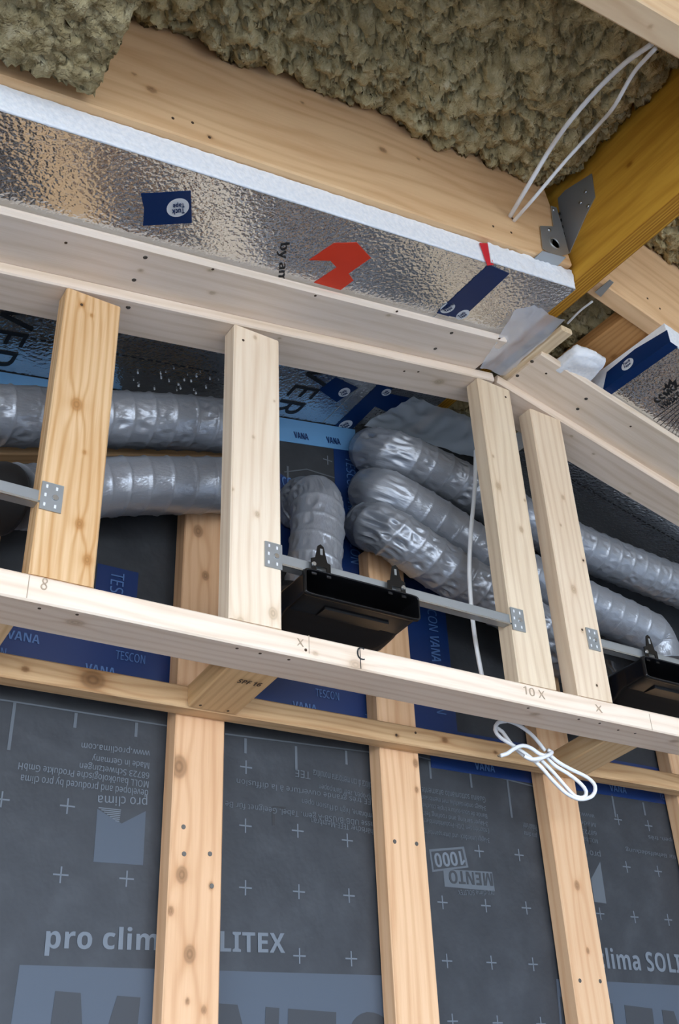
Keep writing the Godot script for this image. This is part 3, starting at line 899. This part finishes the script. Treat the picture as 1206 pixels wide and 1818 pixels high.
func build_foam() -> void:
	var xj := on_z(866, 450, ZFOAM).x
	var left := foam_panel("foam_insulation_board", "long foil-faced foam panel left of the ridge with red emblem print", -2.3, xj - 0.001, 0.003, ZFOAM, "foil-faced foam boards", false)
	var small := foam_panel("foam_insulation_board", "short rough-cut foam piece between the red pen line and the ridge beam", xj + 0.001, -0.024, 0.003, ZFOAM + 0.004, "foil-faced foam boards", true)
	var right := foam_panel("foam_insulation_board", "foil-faced foam panel right of the ridge with blue taped end", 0.213, 2.3, 0.003, 0.58, "foil-faced foam boards", false)
	# red pen line on the cut edge
	put("pen_mark", plate_mesh([on_z(852, 431, ZFOAM + 0.003), on_z(866, 432, ZFOAM + 0.003), on_z(877, 470, ZFOAM + 0.003), on_z(866, 471, ZFOAM + 0.003)], 0.001, Vector3(0, 0, 1)), M.red_pen, left)
	# printing
	roof_patch("emblem_print", [[549, 462], [593, 432], [634, 431], [659, 458], [619, 486], [628, 498], [605, 515], [558, 502], [598, 475], [587, 463]], M.foil_red, left)
	roof_text("lettering", "by am", [493, 433], [489, 500], [514, 436], M.foil_ink, left)
	# wordmark running towards the wall, on the part behind the frame
	for px in [[515, 590, 514, 700, 561], [-22, 540, -18, 640, 26]]:
		var xu := on_l(px[4], px[3], FOIL).x
		var a := Vector3(xu - 0.060, roof(xu - 0.060, FOIL), 0.232)
		var e := Vector3(a.x, a.y, 0.012)
		var uu := Vector3(xu, roof(xu, FOIL), 0.232)
		lettering("lettering", "LVER", a, e, uu, M.foil_ink, left)
	# dashed line
	for s in [[left, false, [20, 594], [392, 661]], [right, true, [1016, 852], [1290, 1012]]]:
		var st := new_st()
		var f := func(p: Array) -> Vector3: return on_r(p[0], p[1], FOIL - 0.0006) if s[1] else on_l(p[0], p[1], FOIL - 0.0006)
		var a: Vector3 = f.call(s[2])
		var b: Vector3 = f.call(s[3])
		b.z = a.z
		b.y = roof(b.x, FOIL - 0.0006)
		var n := int(a.distance_to(b) / 0.0165)
		var ex := (b - a).normalized()
		var ez := Vector3(0, 0, 1)
		for k in n: box_into(st, a.lerp(b, (k + 0.3) / n), Vector3(0.0052, 0.0002, 0.0014), Basis(ex, ez.cross(ex), ez))
		put("dashed_line_print", st.commit(), M.foil_ink, s[0])
	var rng := RandomNumberGenerator.new()
	rng.seed = 5
	var cr := new_st()
	for i in 22:
		var p := on_l(lerpf(215, 392, rng.randf()), lerpf(645, 700, rng.randf() ** 0.7), FOIL - 0.0015)
		box_into(cr, p, Vector3(1, 1, 1) * rng.randf_range(0.0006, 0.0014), Basis(Vector3(1, 2, 3).normalized(), rng.randf() * 3.0))
	tag(put("foam_crumbs", cr.commit(), M.eps, left), "", "", "", "stuff")
	# approval mark on the right panel
	var rt := func(p: Array) -> Vector3: return on_r(p[0], p[1], FOIL - 0.0004)
	lettering("lettering", "CCMC", rt.call([1168, 716]), rt.call([1204, 690]), rt.call([1161, 709]), M.foil_ink, right, true)
	lettering("lettering", "EVALUATION", rt.call([1173, 721]), rt.call([1208, 698]), rt.call([1170, 717]), M.foil_ink, right)
	lettering("lettering", "13624-L", rt.call([1178, 727]), rt.call([1212, 703]), rt.call([1174, 721]), M.foil_ink, right, true)
	roof_patch("leaf_print", [[1180, 694], [1176, 692], [1181, 688], [1180, 680], [1186, 684], [1189, 672], [1195, 679], [1200, 674], [1203, 684], [1210, 684], [1198, 690], [1197, 684], [1191, 682], [1189, 689], [1184, 689]], M.foil_ink, right, 0.0006, true)
	for k in 9:
		roof_patch("ruled_print", [[1160 + k * 6, 744 + k * 6], [1210, 708 + k * 7], [1210, 709 + k * 7], [1160 + k * 6, 745 + k * 6]], M.foil_ink, right, 0.0006, true)
	# tapes on the left panel
	roof_patch("foil_tape", [[250, 344], [339, 339], [341, 396], [254, 401], [256, 372]], M.tuck, left)
	tape_badge([316, 369], [296, 371], [315, 385], left)
	roof_patch("foil_tape", [[776, 556], [868, 470], [905, 486], [820, 566]], M.tuck, small, 0.0009)
	roof_patch("foil_tape", [[776, 556], [868, 470], [888, 479], [797, 562]], M.tuck, left, 0.0012)
	tape_badge([795, 547], [807, 540], [789, 541], small)
	tape_badge([822, 559], [833, 552], [817, 554], small)
	# tapes seen between the posts
	var k := func(u: float, v: float) -> Array: return [480.0 + u / 3.174, 640.0 + v / 3.174]
	roof_patch("foil_tape", [k.call(275, 165), k.call(370, 95), k.call(495, 155), k.call(375, 235)], M.tuck, left)
	tape_badge(k.call(418, 180), k.call(450, 165), k.call(408, 160), left)
	roof_patch("foil_tape", [k.call(290, 440), k.call(610, 135), k.call(690, 160), k.call(410, 440)], M.tuck, left, 0.0009)
	tape_badge(k.call(425, 363), k.call(462, 345), k.call(412, 345), left)
	tape_badge(k.call(655, 180), k.call(678, 165), k.call(640, 168), left)
	roof_patch("foil_tape", [k.call(590, 258), k.call(655, 185), k.call(800, 215), k.call(690, 305)], M.tuck, left, 0.0007)
	# tape folded over the end of the right panel
	var tp := [on_x(1182, 610, 0.2115), on_x(1160, 615, 0.2115), on_x(1120, 640, 0.2115), on_x(1085, 668, 0.2115), on_x(1062, 683, 0.2115), on_x(1100, 704, 0.2115), on_x(1186, 626, 0.2115)]
	var fold := []
	for p in tp: fold.append(Vector3(0.2115, clampf(p.y, roof(0.2115, FOIL - 0.001), roof(0.2115, FOIL + FT * 0.8)), clampf(p.z, 0.3, 0.583)))
	put("foil_tape", plate_mesh([Vector3(0.2115, roof(0.2115, FOIL - 0.001), 0.40), Vector3(0.2115, roof(0.2115, FOIL + 0.035), 0.42), Vector3(0.2115, roof(0.2115, FOIL + 0.040), 0.50), Vector3(0.2115, roof(0.2115, FOIL + 0.030), 0.583), Vector3(0.2115, roof(0.2115, FOIL - 0.001), 0.583)], 0.0008, Vector3(-1, 0, 0)), M.tuck, right)
	put("foil_tape", plate_mesh([Vector3(0.2112, roof(0.2112, FOIL - 0.001), 0.40), Vector3(0.233, roof(0.233, FOIL - 0.001), 0.40), Vector3(0.233, roof(0.233, FOIL - 0.001), 0.583), Vector3(0.2112, roof(0.2112, FOIL - 0.001), 0.583)], 0.0008, Vector3(0, -1, 0)), M.tuck, right)
	var bc := Vector3(0.2105, roof(0.2105, FOIL + 0.017), 0.475)
	put("tape_badge", plate_mesh(ellipse(bc, Vector3(0, 0, 0.016), Vector3(0, 0.012, 0)), 0.0004, Vector3(-1, 0, 0)), M.tuck_white, right)
	lettering("tape_lettering", "Tuck", bc + Vector3(-0.0005, 0.001, -0.010), bc + Vector3(-0.0005, 0.001, 0.010), bc + Vector3(-0.0005, 0.008, -0.010), M.tuck, right, true)
	lettering("tape_lettering", "Tape", bc + Vector3(-0.0005, -0.008, -0.009), bc + Vector3(-0.0005, -0.008, 0.009), bc + Vector3(-0.0005, -0.001, -0.009), M.tuck, right, true)
	# broken chunk of foam beside the ridge
	var n := fnl(131, 22.0, 3)
	var pts := PackedVector3Array()
	var uvs := PackedVector2Array()
	var c := on_r(1028, 648, 0.045)
	for r in 15:
		var th := PI * r / 14.0
		for i in 24:
			var ph := TAU * i / 24.0
			var d := Vector3(sin(th) * cos(ph), cos(th), sin(th) * sin(ph))
			var e := Vector3(absf(d.x) ** 0.6 * signf(d.x), absf(d.y) ** 0.6 * signf(d.y), absf(d.z) ** 0.6 * signf(d.z))
			pts.append(c + e * Vector3(0.046, 0.018, 0.044) * (1.0 + 0.28 * n.get_noise_3dv(d * 0.05 + Vector3(3, 0, 0)) + 0.12 * n.get_noise_3dv(d * 0.2)))
			uvs.append(Vector2(i / 24.0, r / 14.0))
	tag(put("foam_chunk", grid_mesh(15, 24, pts, true, uvs, true), M.eps), "broken lump of white foam behind the right ceiling board", "foam")
	# clear plastic strip hanging under the ridge
	var strip := [[927, 533], [1000, 568], [1027, 570], [955, 617], [893, 670], [858, 657], [878, 583]]
	var R := 22
	var C := 14
	pts = PackedVector3Array()
	uvs = PackedVector2Array()
	var wob := fnl(133, 14.0, 3)
	var A := on_y(927, 531, 2.798)
	var B := on_y(1004, 570, 2.806)
	var E := on_y(897, 668, 2.790)
	var F := on_y(852, 652, 2.780)
	for r in R:
		for i in C:
			var p := (A.lerp(B, float(i) / (C - 1))).lerp(F.lerp(E, float(i) / (C - 1)), float(r) / (R - 1))
			p.y += 0.007 * wob.get_noise_2d(p.x * 2.0, p.z)
			pts.append(p)
			uvs.append(Vector2(p.x, p.z))
	tag(put("plastic_strip", grid_mesh(R, C, pts, false, uvs), M.poly), "translucent plastic strip hanging under the end of the ridge beam", "plastic sheet")
	# crumpled plastic behind the frame under the ridge
	pts = PackedVector3Array()
	uvs = PackedVector2Array()
	A = on_l(646, 748, 0.03); B = on_l(735, 700, 0.03); E = on_l(850, 742, 0.03); F = on_z(842, 808, 0.06)
	R = 30; C = 30
	for r in R:
		for i in C:
			var p := (A.lerp(B, float(i) / (C - 1))).lerp(F.lerp(E, float(i) / (C - 1)), float(r) / (R - 1))
			var w := absf(wob.get_noise_2d(p.x * 0.7 + 5.0, p.z * 0.7))
			p.y -= 0.012 * w + 0.004
			pts.append(p)
			uvs.append(Vector2(p.x, p.z))
	tag(put("crumpled_plastic", grid_mesh(R, C, pts, false, uvs), M.poly_milky), "crumpled milky plastic sheet above the three right ducts", "plastic sheet")

# ------------------------------------------------------------------ mineral wool
func wool_batt(called: String, label: String, x0: float, x1: float, z0: float, z1: float, low: Callable, m: Material, sd: int, amp := 0.016) -> void:
	var big := fnl(sd, 6.0, 3)
	var mid := fnl(sd + 1, 13.0, 4)
	mid.domain_warp_enabled = true
	mid.domain_warp_amplitude = 0.06
	mid.domain_warp_frequency = 12.0
	var fine := fnl(sd + 2, 120.0, 2)
	var step := 0.0045
	var cols := int((x1 - x0) / step) + 1
	var rows := int((z1 - z0) / step) + 1
	var pts := PackedVector3Array()
	var uvs := PackedVector2Array()
	for r in rows + 2:
		for i in cols + 2:
			var fx := clampf(float(i - 1) / (cols - 1), 0.0, 1.0)
			var fz := clampf(float(r - 1) / (rows - 1), 0.0, 1.0)
			var x := lerpf(x0, x1, fx)
			var z := lerpf(z0, z1, fz)
			var w := mid.get_noise_2d(x, z)
			var y: float = low.call(x, z) + amp * 1.4 * big.get_noise_2d(x, z) + amp * 1.1 * exp(-absf(w) * 9.0) - amp * 0.5 * absf(w) + amp * 0.16 * fine.get_noise_2d(x, z)
			var ed := minf(minf(fx, 1.0 - fx) * (x1 - x0), minf(fz, 1.0 - fz) * (z1 - z0))
			if ed < 0.02: y += (0.02 - ed) * 0.5
			if i == 0 or r == 0 or i == cols + 1 or r == rows + 1: y = maxf(low.call(x, z) + 0.02, roof(x, 0.375))
			pts.append(Vector3(x, y, z) + Vector3(fine.get_noise_2d(z * 0.8, y * 2.0) * 0.006, 0, fine.get_noise_2d(x * 0.8, 9.0 + y) * 0.006))
			uvs.append(Vector2(x, z))
	tag(put(called, grid_mesh(rows + 2, cols + 2, pts, false, uvs, true), m), label, "insulation", "mineral wool batts")
func build_wool() -> void:
	var edge := [Vector2(-0.95, 2.893), Vector2(-0.80, 2.906), Vector2(-0.622, 2.966), Vector2(-0.431, 2.977), Vector2(-0.185, 3.013), Vector2(-0.032, 3.066)]
	var yb := func(x: float, _z: float) -> float:
		if x <= edge[0].x: return edge[0].y + (x - edge[0].x) * ML
		for i in edge.size() - 1:
			if x <= edge[i + 1].x: return lerpf(edge[i].y, edge[i + 1].y, (x - edge[i].x) / (edge[i + 1].x - edge[i].x))
		return edge[-1].y
	wool_batt("mineral_wool_batt", "wide olive mineral wool batt above the long rafter, left of the ridge beam", -1.02, -0.026, ZR + 0.002, 0.995, yb, M.wool, 201, 0.024)
	wool_batt("mineral_wool_batt", "greyer mineral wool batt sagging below the long rafter at its left end", -1.5, -0.985, ZR + 0.022, 0.990, func(x: float, _z: float) -> float: return roof(x, 0.073), M.wool_grey, 211, 0.010)
	wool_batt("mineral_wool_batt", "mineral wool batt above the right rafter beyond the ridge beam", 0.026, 0.9, ZR + 0.002, 1.0, func(x: float, _z: float) -> float: return roof(x, 0.315), M.wool, 221)
	wool_batt("mineral_wool_batt", "mineral wool showing in the gap between ridge beam and right foam panel", 0.026, 0.5, 0.01, 0.535, func(x: float, _z: float) -> float: return roof(x, 0.15), M.wool, 231)

# ------------------------------------------------------------------ ducts
func flex_duct(label: String, ctrl: Array, sd: int, wr: float, R := 0.0515, group := "silver flexible ducts") -> void:
	var path := spline(ctrl, 0.0030)
	var n1 := fnl(sd, 1.0, 1, FastNoiseLite.TYPE_CELLULAR)
	n1.cellular_return_type = FastNoiseLite.RETURN_DISTANCE2_SUB
	n1.cellular_jitter = 1.0
	var n2 := fnl(sd + 1, 1.0, 2)
	var pitch := 0.042
	# how sharply the path bends at each point, and towards where
	var bend := []
	var total := 0.0
	for i in path.size():
		var a := maxi(i - 6, 0)
		var b := mini(i + 6, path.size() - 1)
		bend.append(clampf(((path[b] - path[i]).normalized() - (path[i] - path[a]).normalized()).length() * 2.2, 0.0, 1.0) if b > i and i > a else 0.0)
		if i: total += path[i].distance_to(path[i - 1])
	var rad := func(s: float, a: float, i: int) -> float:
		var ph := fposmod(s / pitch + a / TAU, 1.0)
		var d := minf(ph, 1.0 - ph) * pitch
		var rib := exp(-d * d / (0.0022 * 0.0022)) * 0.0016
		var sag := sin(ph * PI)                       # the jacket sinks a little between two turns of the wire
		var ca := Vector2(cos(a), sin(a)) * 0.9
		var tw := s * 30.0
		var w := clampf(1.0 + n1.get_noise_3d(s * 30.0, ca.x * 3.4 + tw * 0.12, ca.y * 3.4), 0.0, 1.0)
		var v := n2.get_noise_3d(s * 14.0 + 3.0, ca.x * 2.0, ca.y * 2.0)
		var k: float = wr * (0.45 + 1.1 * bend[i]) * clampf(0.75 + 1.2 * v, 0.15, 1.6)
		return R + rib - sag * (0.0005 + k * 0.0115 * w) + 0.0008 * v
	tag(put("flexible_duct", tube_mesh(path, 96, rad), M.duct), label, "duct", group)
func build_ducts() -> void:
	flex_duct("upper of the two silver ducts running left behind the yellowish post", [Vector3(-0.455, 2.625, 0.004), Vector3(-0.46, 2.622, 0.05), Vector3(-0.51, 2.606, 0.092), Vector3(-0.60, 2.580, 0.10), Vector3(-0.75, 2.534, 0.10), Vector3(-0.90, 2.482, 0.105), Vector3(-1.2, 2.39, 0.11)], 301, 1.0)
	flex_duct("lower of the two silver ducts, ending in a black collar at the left", [Vector3(-0.455, 2.495, 0.004), Vector3(-0.46, 2.492, 0.05), Vector3(-0.51, 2.476, 0.092), Vector3(-0.60, 2.444, 0.10), Vector3(-0.745, 2.396, 0.10), on_z(70, 880, 0.12), on_z(25, 882, 0.14)], 311, 0.25)
	flex_duct("topmost of three silver ducts bending out of the wall to the right", [on_z(664, 802, 0.004), on_z(662, 801, 0.045), on_z(695, 806, 0.092), on_z(760, 833, 0.10), on_z(835, 870, 0.10), on_z(940, 928, 0.10), on_z(1050, 980, 0.10), on_z(1206, 1042, 0.10), Vector3(0.95, 2.54, 0.10)], 321, 1.2)
	flex_duct("middle of three silver ducts, reaching down to the right register boot", [on_z(664, 872, 0.004), on_z(662, 874, 0.05), on_z(690, 880, 0.095), on_z(770, 925, 0.10), on_z(860, 984, 0.10), on_z(950, 1030, 0.10), on_z(1050, 1076, 0.10), on_z(1135, 1116, 0.10), on_z(1160, 1135, 0.095), on_z(1170, 1175, 0.09)], 331, 0.5)
	flex_duct("lowest and most wrinkled of three silver ducts bending to the right", [on_z(660, 930, 0.004), on_z(657, 934, 0.055), on_z(690, 945, 0.108), on_z(780, 1004, 0.118), on_z(870, 1058, 0.114), on_z(950, 1112, 0.10), on_z(990, 1160, 0.06), on_z(1000, 1175, 0.004)], 341, 2.0)
	flex_duct("short silver duct elbow dropping from the taped wall hole into the middle register boot", [Vector3(-0.318, 2.525, 0.004), Vector3(-0.318, 2.522, 0.05), Vector3(-0.322, 2.490, 0.092), Vector3(-0.332, 2.42, 0.105), Vector3(-0.345, 2.33, 0.11), Vector3(-0.350, 2.278, 0.112)], 351, 1.3)
	# black collar on the lower left duct
	var p := on_z(-6, 884, 0.15)
	var d := Vector3(0.90, 0.16, -0.32).normalized()
	var col := tube_mesh(PackedVector3Array([p - d * 0.07, p - d * 0.05, p - d * 0.03, p - d * 0.01, p, p + d * 0.012, p + d * 0.02]), 48, func(_s, _a, i): return [0.050, 0.053, 0.050, 0.054, 0.057, 0.057, 0.054][i])
	tag(put("duct_collar", col, M.black_rough), "black ribbed collar on the end of the lower left duct", "collar")
	# black fold of membrane above the upper left duct
	var st := []
	for q in [[-4, 690], [30, 694], [60, 690], [84, 700], [84, 780], [50, 770], [20, 712]]: st.append(on_z(q[0], q[1], 0.045))
	tag(put("membrane_flap", plate_mesh(st, 0.003, Vector3(0, 0, 1)), M.black_rough), "black membrane flap behind the upper left duct", "membrane")

# ------------------------------------------------------------------ register boots on their rails
func boot(cx: float, label: String) -> void:
	# front opening 0.222 x 0.045 m at z = 0.312, centre (cx, 2.190)
	var o := base("register_boot", Vector3(cx, 2.19, 0.25), label, "register boot", "black register boots on rails")
	var W := 0.111
	var H := 0.0225
	var secs := [  # z, centre x, centre y, half width, half height, squareness
		[0.313, 0.0, 2.190, W, H, 14.0], [0.306, 0.0, 2.190, W + 0.001, H + 0.001, 14.0], [0.300, 0.0, 2.190, W - 0.002, H - 0.002, 12.0],
		[0.262, 0.0, 2.189, W - 0.003, H - 0.002, 10.0], [0.245, -0.002, 2.183, W - 0.002, H + 0.004, 8.0], [0.22, -0.006, 2.176, W - 0.006, 0.036, 6.0], [0.195, -0.012, 2.172, W - 0.018, 0.046, 4.0],
		[0.165, -0.020, 2.174, 0.078, 0.052, 3.0], [0.135, -0.026, 2.180, 0.064, 0.055, 2.4], [0.105, -0.03, 2.186, 0.056, 0.05, 2.2], [0.08, -0.03, 2.190, 0.044, 0.040, 2.0], [0.064, -0.03, 2.192, 0.02, 0.02, 2.0], [0.062, -0.03, 2.192, 0.001, 0.001, 2.0]]
	var N := 72
	var sq := func(c: Array, a: float, g: float) -> Vector3:
		var e: float = 2.0 / c[5]
		var x: float = absf(cos(a)) ** e * signf(cos(a)) * (c[3] + g)
		var y: float = absf(sin(a)) ** e * signf(sin(a)) * (c[4] + g)
		return Vector3(cx + c[1] + x, c[2] + y, c[0])
	var pts := PackedVector3Array()
	var uvs := PackedVector2Array()
	var order := []
	# inner cavity first (from its back to the rim), then the outside
	for z in [0.215, 0.216, 0.24, 0.30, 0.3128]: order.append([[z, 0.0, 2.190 - (0.313 - z) * 0.10, (0.001 if z == 0.215 else W), (0.001 if z == 0.215 else H), 14.0], -0.0028])
	for s in secs: order.append([s, 0.0])
	for q in order:
		for i in N:
			pts.append(sq.call(q[0], TAU * i / N, q[1]))
			uvs.append(Vector2(float(i) / N, 0))
	put("boot_body", grid_mesh(order.size(), N, pts, true, uvs, true), M.black, o)
	# collar that takes the duct
	var cp := PackedVector3Array([Vector3(cx - 0.03, 2.19, 0.112), Vector3(cx - 0.03, 2.215, 0.112), Vector3(cx - 0.03, 2.235, 0.112), Vector3(cx - 0.03, 2.25, 0.112), Vector3(cx - 0.03, 2.272, 0.112)])
	put("collar", tube_mesh(cp, 36, func(_s, _a, i): return 0.050 if i != 2 else 0.053), M.black, o)
	# stepped label recess under the front
	var st := new_st()
	box_into(st, Vector3(cx + 0.005, 2.1655, 0.268), Vector3(0.062, 0.0022, 0.016))
	put("stepped_lug", st.commit(), M.black, o)
	# two hanging tabs with slots, screwed to the rail
	for s in [-1.0, 1.0]:
		var tx: float = cx + s * 0.074 - 0.004
		var z := 0.3085
		var f := func(x: float, y: float) -> Vector3: return Vector3(tx - s * x, y, z)
		# legs, bridge and ear as one outline round the window through which the rail shows
		var out := [f.call(-0.018, 2.205), f.call(-0.018, 2.234), f.call(-0.010, 2.237), f.call(-0.005, 2.259), f.call(0.000, 2.263), f.call(0.006, 2.259), f.call(0.012, 2.232), f.call(0.018, 2.230), f.call(0.018, 2.205), f.call(0.010, 2.205), f.call(0.010, 2.222), f.call(-0.009, 2.222), f.call(-0.009, 2.205)]
		var tab := put("hanging_tab", plate_mesh(out, 0.0022, Vector3(0, 0, 1)), M.black, o)
		var sl := new_st()
		box_into(sl, f.call(0.001, 2.249) + Vector3(0, 0, 0.0003), Vector3(0.0022, 0.0055, 0.0005))
		put("slot", sl.commit(), M.galv, tab)
		put("screw", M.screw_mesh, M.zinc, tab, Transform3D(along_y(Vector3(0, 0, 1)), f.call(-0.0135, 2.224) + Vector3(0, 0, 0.001)))
func rail(xa: float, xb: float, plate_a: float, plate_b: float, label: String) -> void:
	var o := base("mounting_rail", Vector3((xa + xb) / 2, 2.22, ZF), label, "rail", "galvanised register rails")
	var st := new_st()
	var c := Vector3((xa + xb) / 2, 2.222, 0.2985)
	var h := (xb - xa) / 2
	box_into(st, c, Vector3(h, 0.0085, 0.0010))
	box_into(st, c + Vector3(0, -0.0085, -0.008), Vector3(h, 0.0008, 0.009))
	box_into(st, c + Vector3(0, 0.0085, -0.008), Vector3(h, 0.0008, 0.009))
	put("channel", st.commit(), M.galv, o)
	st = new_st()
	box_into(st, c + Vector3(0, -0.0092, 0.0022), Vector3(h - 0.004, 0.0016, 0.0012))
	put("lip", st.commit(), M.zinc, o)
	for px in [plate_a, plate_b]:
		if px < -5.0: continue
		var p := new_st()
		box_into(p, Vector3(px, 2.2225, ZF + 0.0014), Vector3(0.0152, 0.0218, 0.0009))
		var pl := put("fixing_plate", p.commit(), M.galv, o)
		for q in [[-0.008, 0.015], [0.006, 0.014], [-0.009, 0.001], [-0.009, -0.014], [0.006, -0.014]]:
			var s := new_st()
			box_into(s, Vector3(px + q[0], 2.2225 + q[1], ZF + 0.0024), Vector3(0.0014, 0.0026, 0.0003))
			put("slot", s.commit(), M.cable, pl)
		put("screw", M.screw_mesh, M.zinc, pl, Transform3D(along_y(Vector3(0, 0, 1)) * Basis.from_scale(Vector3(1.2, 1.2, 1.2)), Vector3(px + 0.005, 2.2225, ZF + 0.003)))
func build_boots() -> void:
	boot(-0.380, "black plastic register boot hung between the pale knotty post and the close pair")
	boot(0.385, "black plastic register boot right of the close pair of posts")
	rail(-0.545, -0.040, -0.5425, -0.039, "galvanised rail carrying the middle register boot")
	rail(0.150, 0.66, 0.1505, -9.0, "galvanised rail carrying the right register boot")
	rail(-1.5, -0.895, -0.8925, -9.0, "galvanised rail fixed to the yellowish post at the left")

# ------------------------------------------------------------------ cables
func build_cables() -> void:
	# two white cables from the hole in the long rafter up to the next one
	var run := func(px: Array, z0: float, z1: float) -> Array:
		var out := []
		for i in px.size():
			var t := float(i) / (px.size() - 1)
			out.append(on_z(px[i][0], px[i][1], lerpf(z0, z1, t)))
		return out
	tag(cable("white_cable", run.call([[906, 384], [935, 335], [975, 268], [1010, 218], [1060, 160], [1110, 112], [1158, 78]], ZR + 0.001, 0.99), 0.0042, M.cable), "thicker upper white cable from the rafter hole to the corner", "cable", "white cables under the wool")
	tag(cable("white_cable", run.call([[913, 392], [950, 350], [1005, 285], [1060, 225], [1090, 190], [1125, 130], [1164, 86]], ZR + 0.001, 0.992), 0.0034, M.cable), "thinner lower white cable from the rafter hole to the corner", "cable", "white cables under the wool")
	tag(cable("white_cable", [on_z(1008, 574, 0.46), on_z(1030, 552, 0.50), on_z(1052, 535, 0.535)], 0.0024, M.cable), "thin stiff white offcut of cable sticking out beside the ridge beam end", "cable")
	# cable hanging between ducts and post
	tag(cable("white_cable", [on_z(845, 800, 0.19), on_z(843, 870, 0.195), on_z(836, 950, 0.20), on_z(834, 1030, 0.20), on_z(842, 1120, 0.20), on_z(856, 1200, 0.195), on_z(868, 1250, 0.17)], 0.0042, M.cable), "white cable hanging down in front of the right ducts", "cable")
	# the coil tied with its own end
	var z := 0.150
	var k := func(u: float, v: float, dz: float) -> Vector3: return on_z(840.0 + u / 3.295, 1250.0 + v / 3.295, z + dz)
	var coil := base("cable_coil", on_z(965, 1350, z), "coil of white cable tied with its own end below the lower plate", "cable")
	var r := 0.0037
	cable("cable_turn", [k.call(420, 270, 0.0), k.call(350, 185, 0.004), k.call(270, 125, 0.005), k.call(195, 97, 0.004), k.call(145, 110, 0.0), k.call(130, 150, -0.006), k.call(160, 195, -0.006), k.call(240, 245, -0.004), k.call(320, 300, -0.004), k.call(400, 370, 0.002), k.call(470, 450, 0.002), k.call(550, 525, 0.0), k.call(630, 557, 0.0), k.call(700, 535, 0.003), k.call(715, 480, 0.005), k.call(670, 430, 0.005), k.call(580, 385, 0.004), k.call(500, 340, 0.004), k.call(440, 290, 0.004)], r, M.cable, coil)
	cable("cable_turn", [k.call(440, 290, -0.006), k.call(370, 330, 0.008), k.call(310, 310, -0.010), k.call(230, 240, -0.012), k.call(170, 160, -0.010), k.call(135, 135, -0.010), k.call(150, 108, -0.006), k.call(195, 100, -0.002)], r, M.cable, coil)
	cable("cable_turn", [k.call(400, 330, -0.004), k.call(470, 400, -0.006), k.call(540, 480, -0.006), k.call(600, 540, -0.004), k.call(650, 545, 0.002), k.call(662, 510, 0.004), k.call(630, 465, 0.004), k.call(560, 410, 0.0), k.call(480, 360, -0.002), k.call(430, 310, -0.004)], r, M.cable, coil)
	var tail := cable("cable_end", [k.call(160, 302, 0.014), k.call(200, 290, 0.015), k.call(240, 262, 0.014), k.call(290, 243, 0.012), k.call(340, 258, 0.012), k.call(390, 292, 0.012), k.call(430, 302, 0.012), k.call(458, 285, 0.010), k.call(440, 268, 0.006)], r, M.cable, coil)
	cable("tie_loop", [k.call(300, 305, 0.010), k.call(340, 322, 0.013), k.call(390, 318, 0.014), k.call(440, 300, 0.013), k.call(462, 282, 0.006), k.call(440, 270, -0.006)], r, M.cable, coil)
	cable("cable_tip", [k.call(148, 303, 0.014), k.call(156, 302, 0.014)], 0.0022, M.copper, tail)
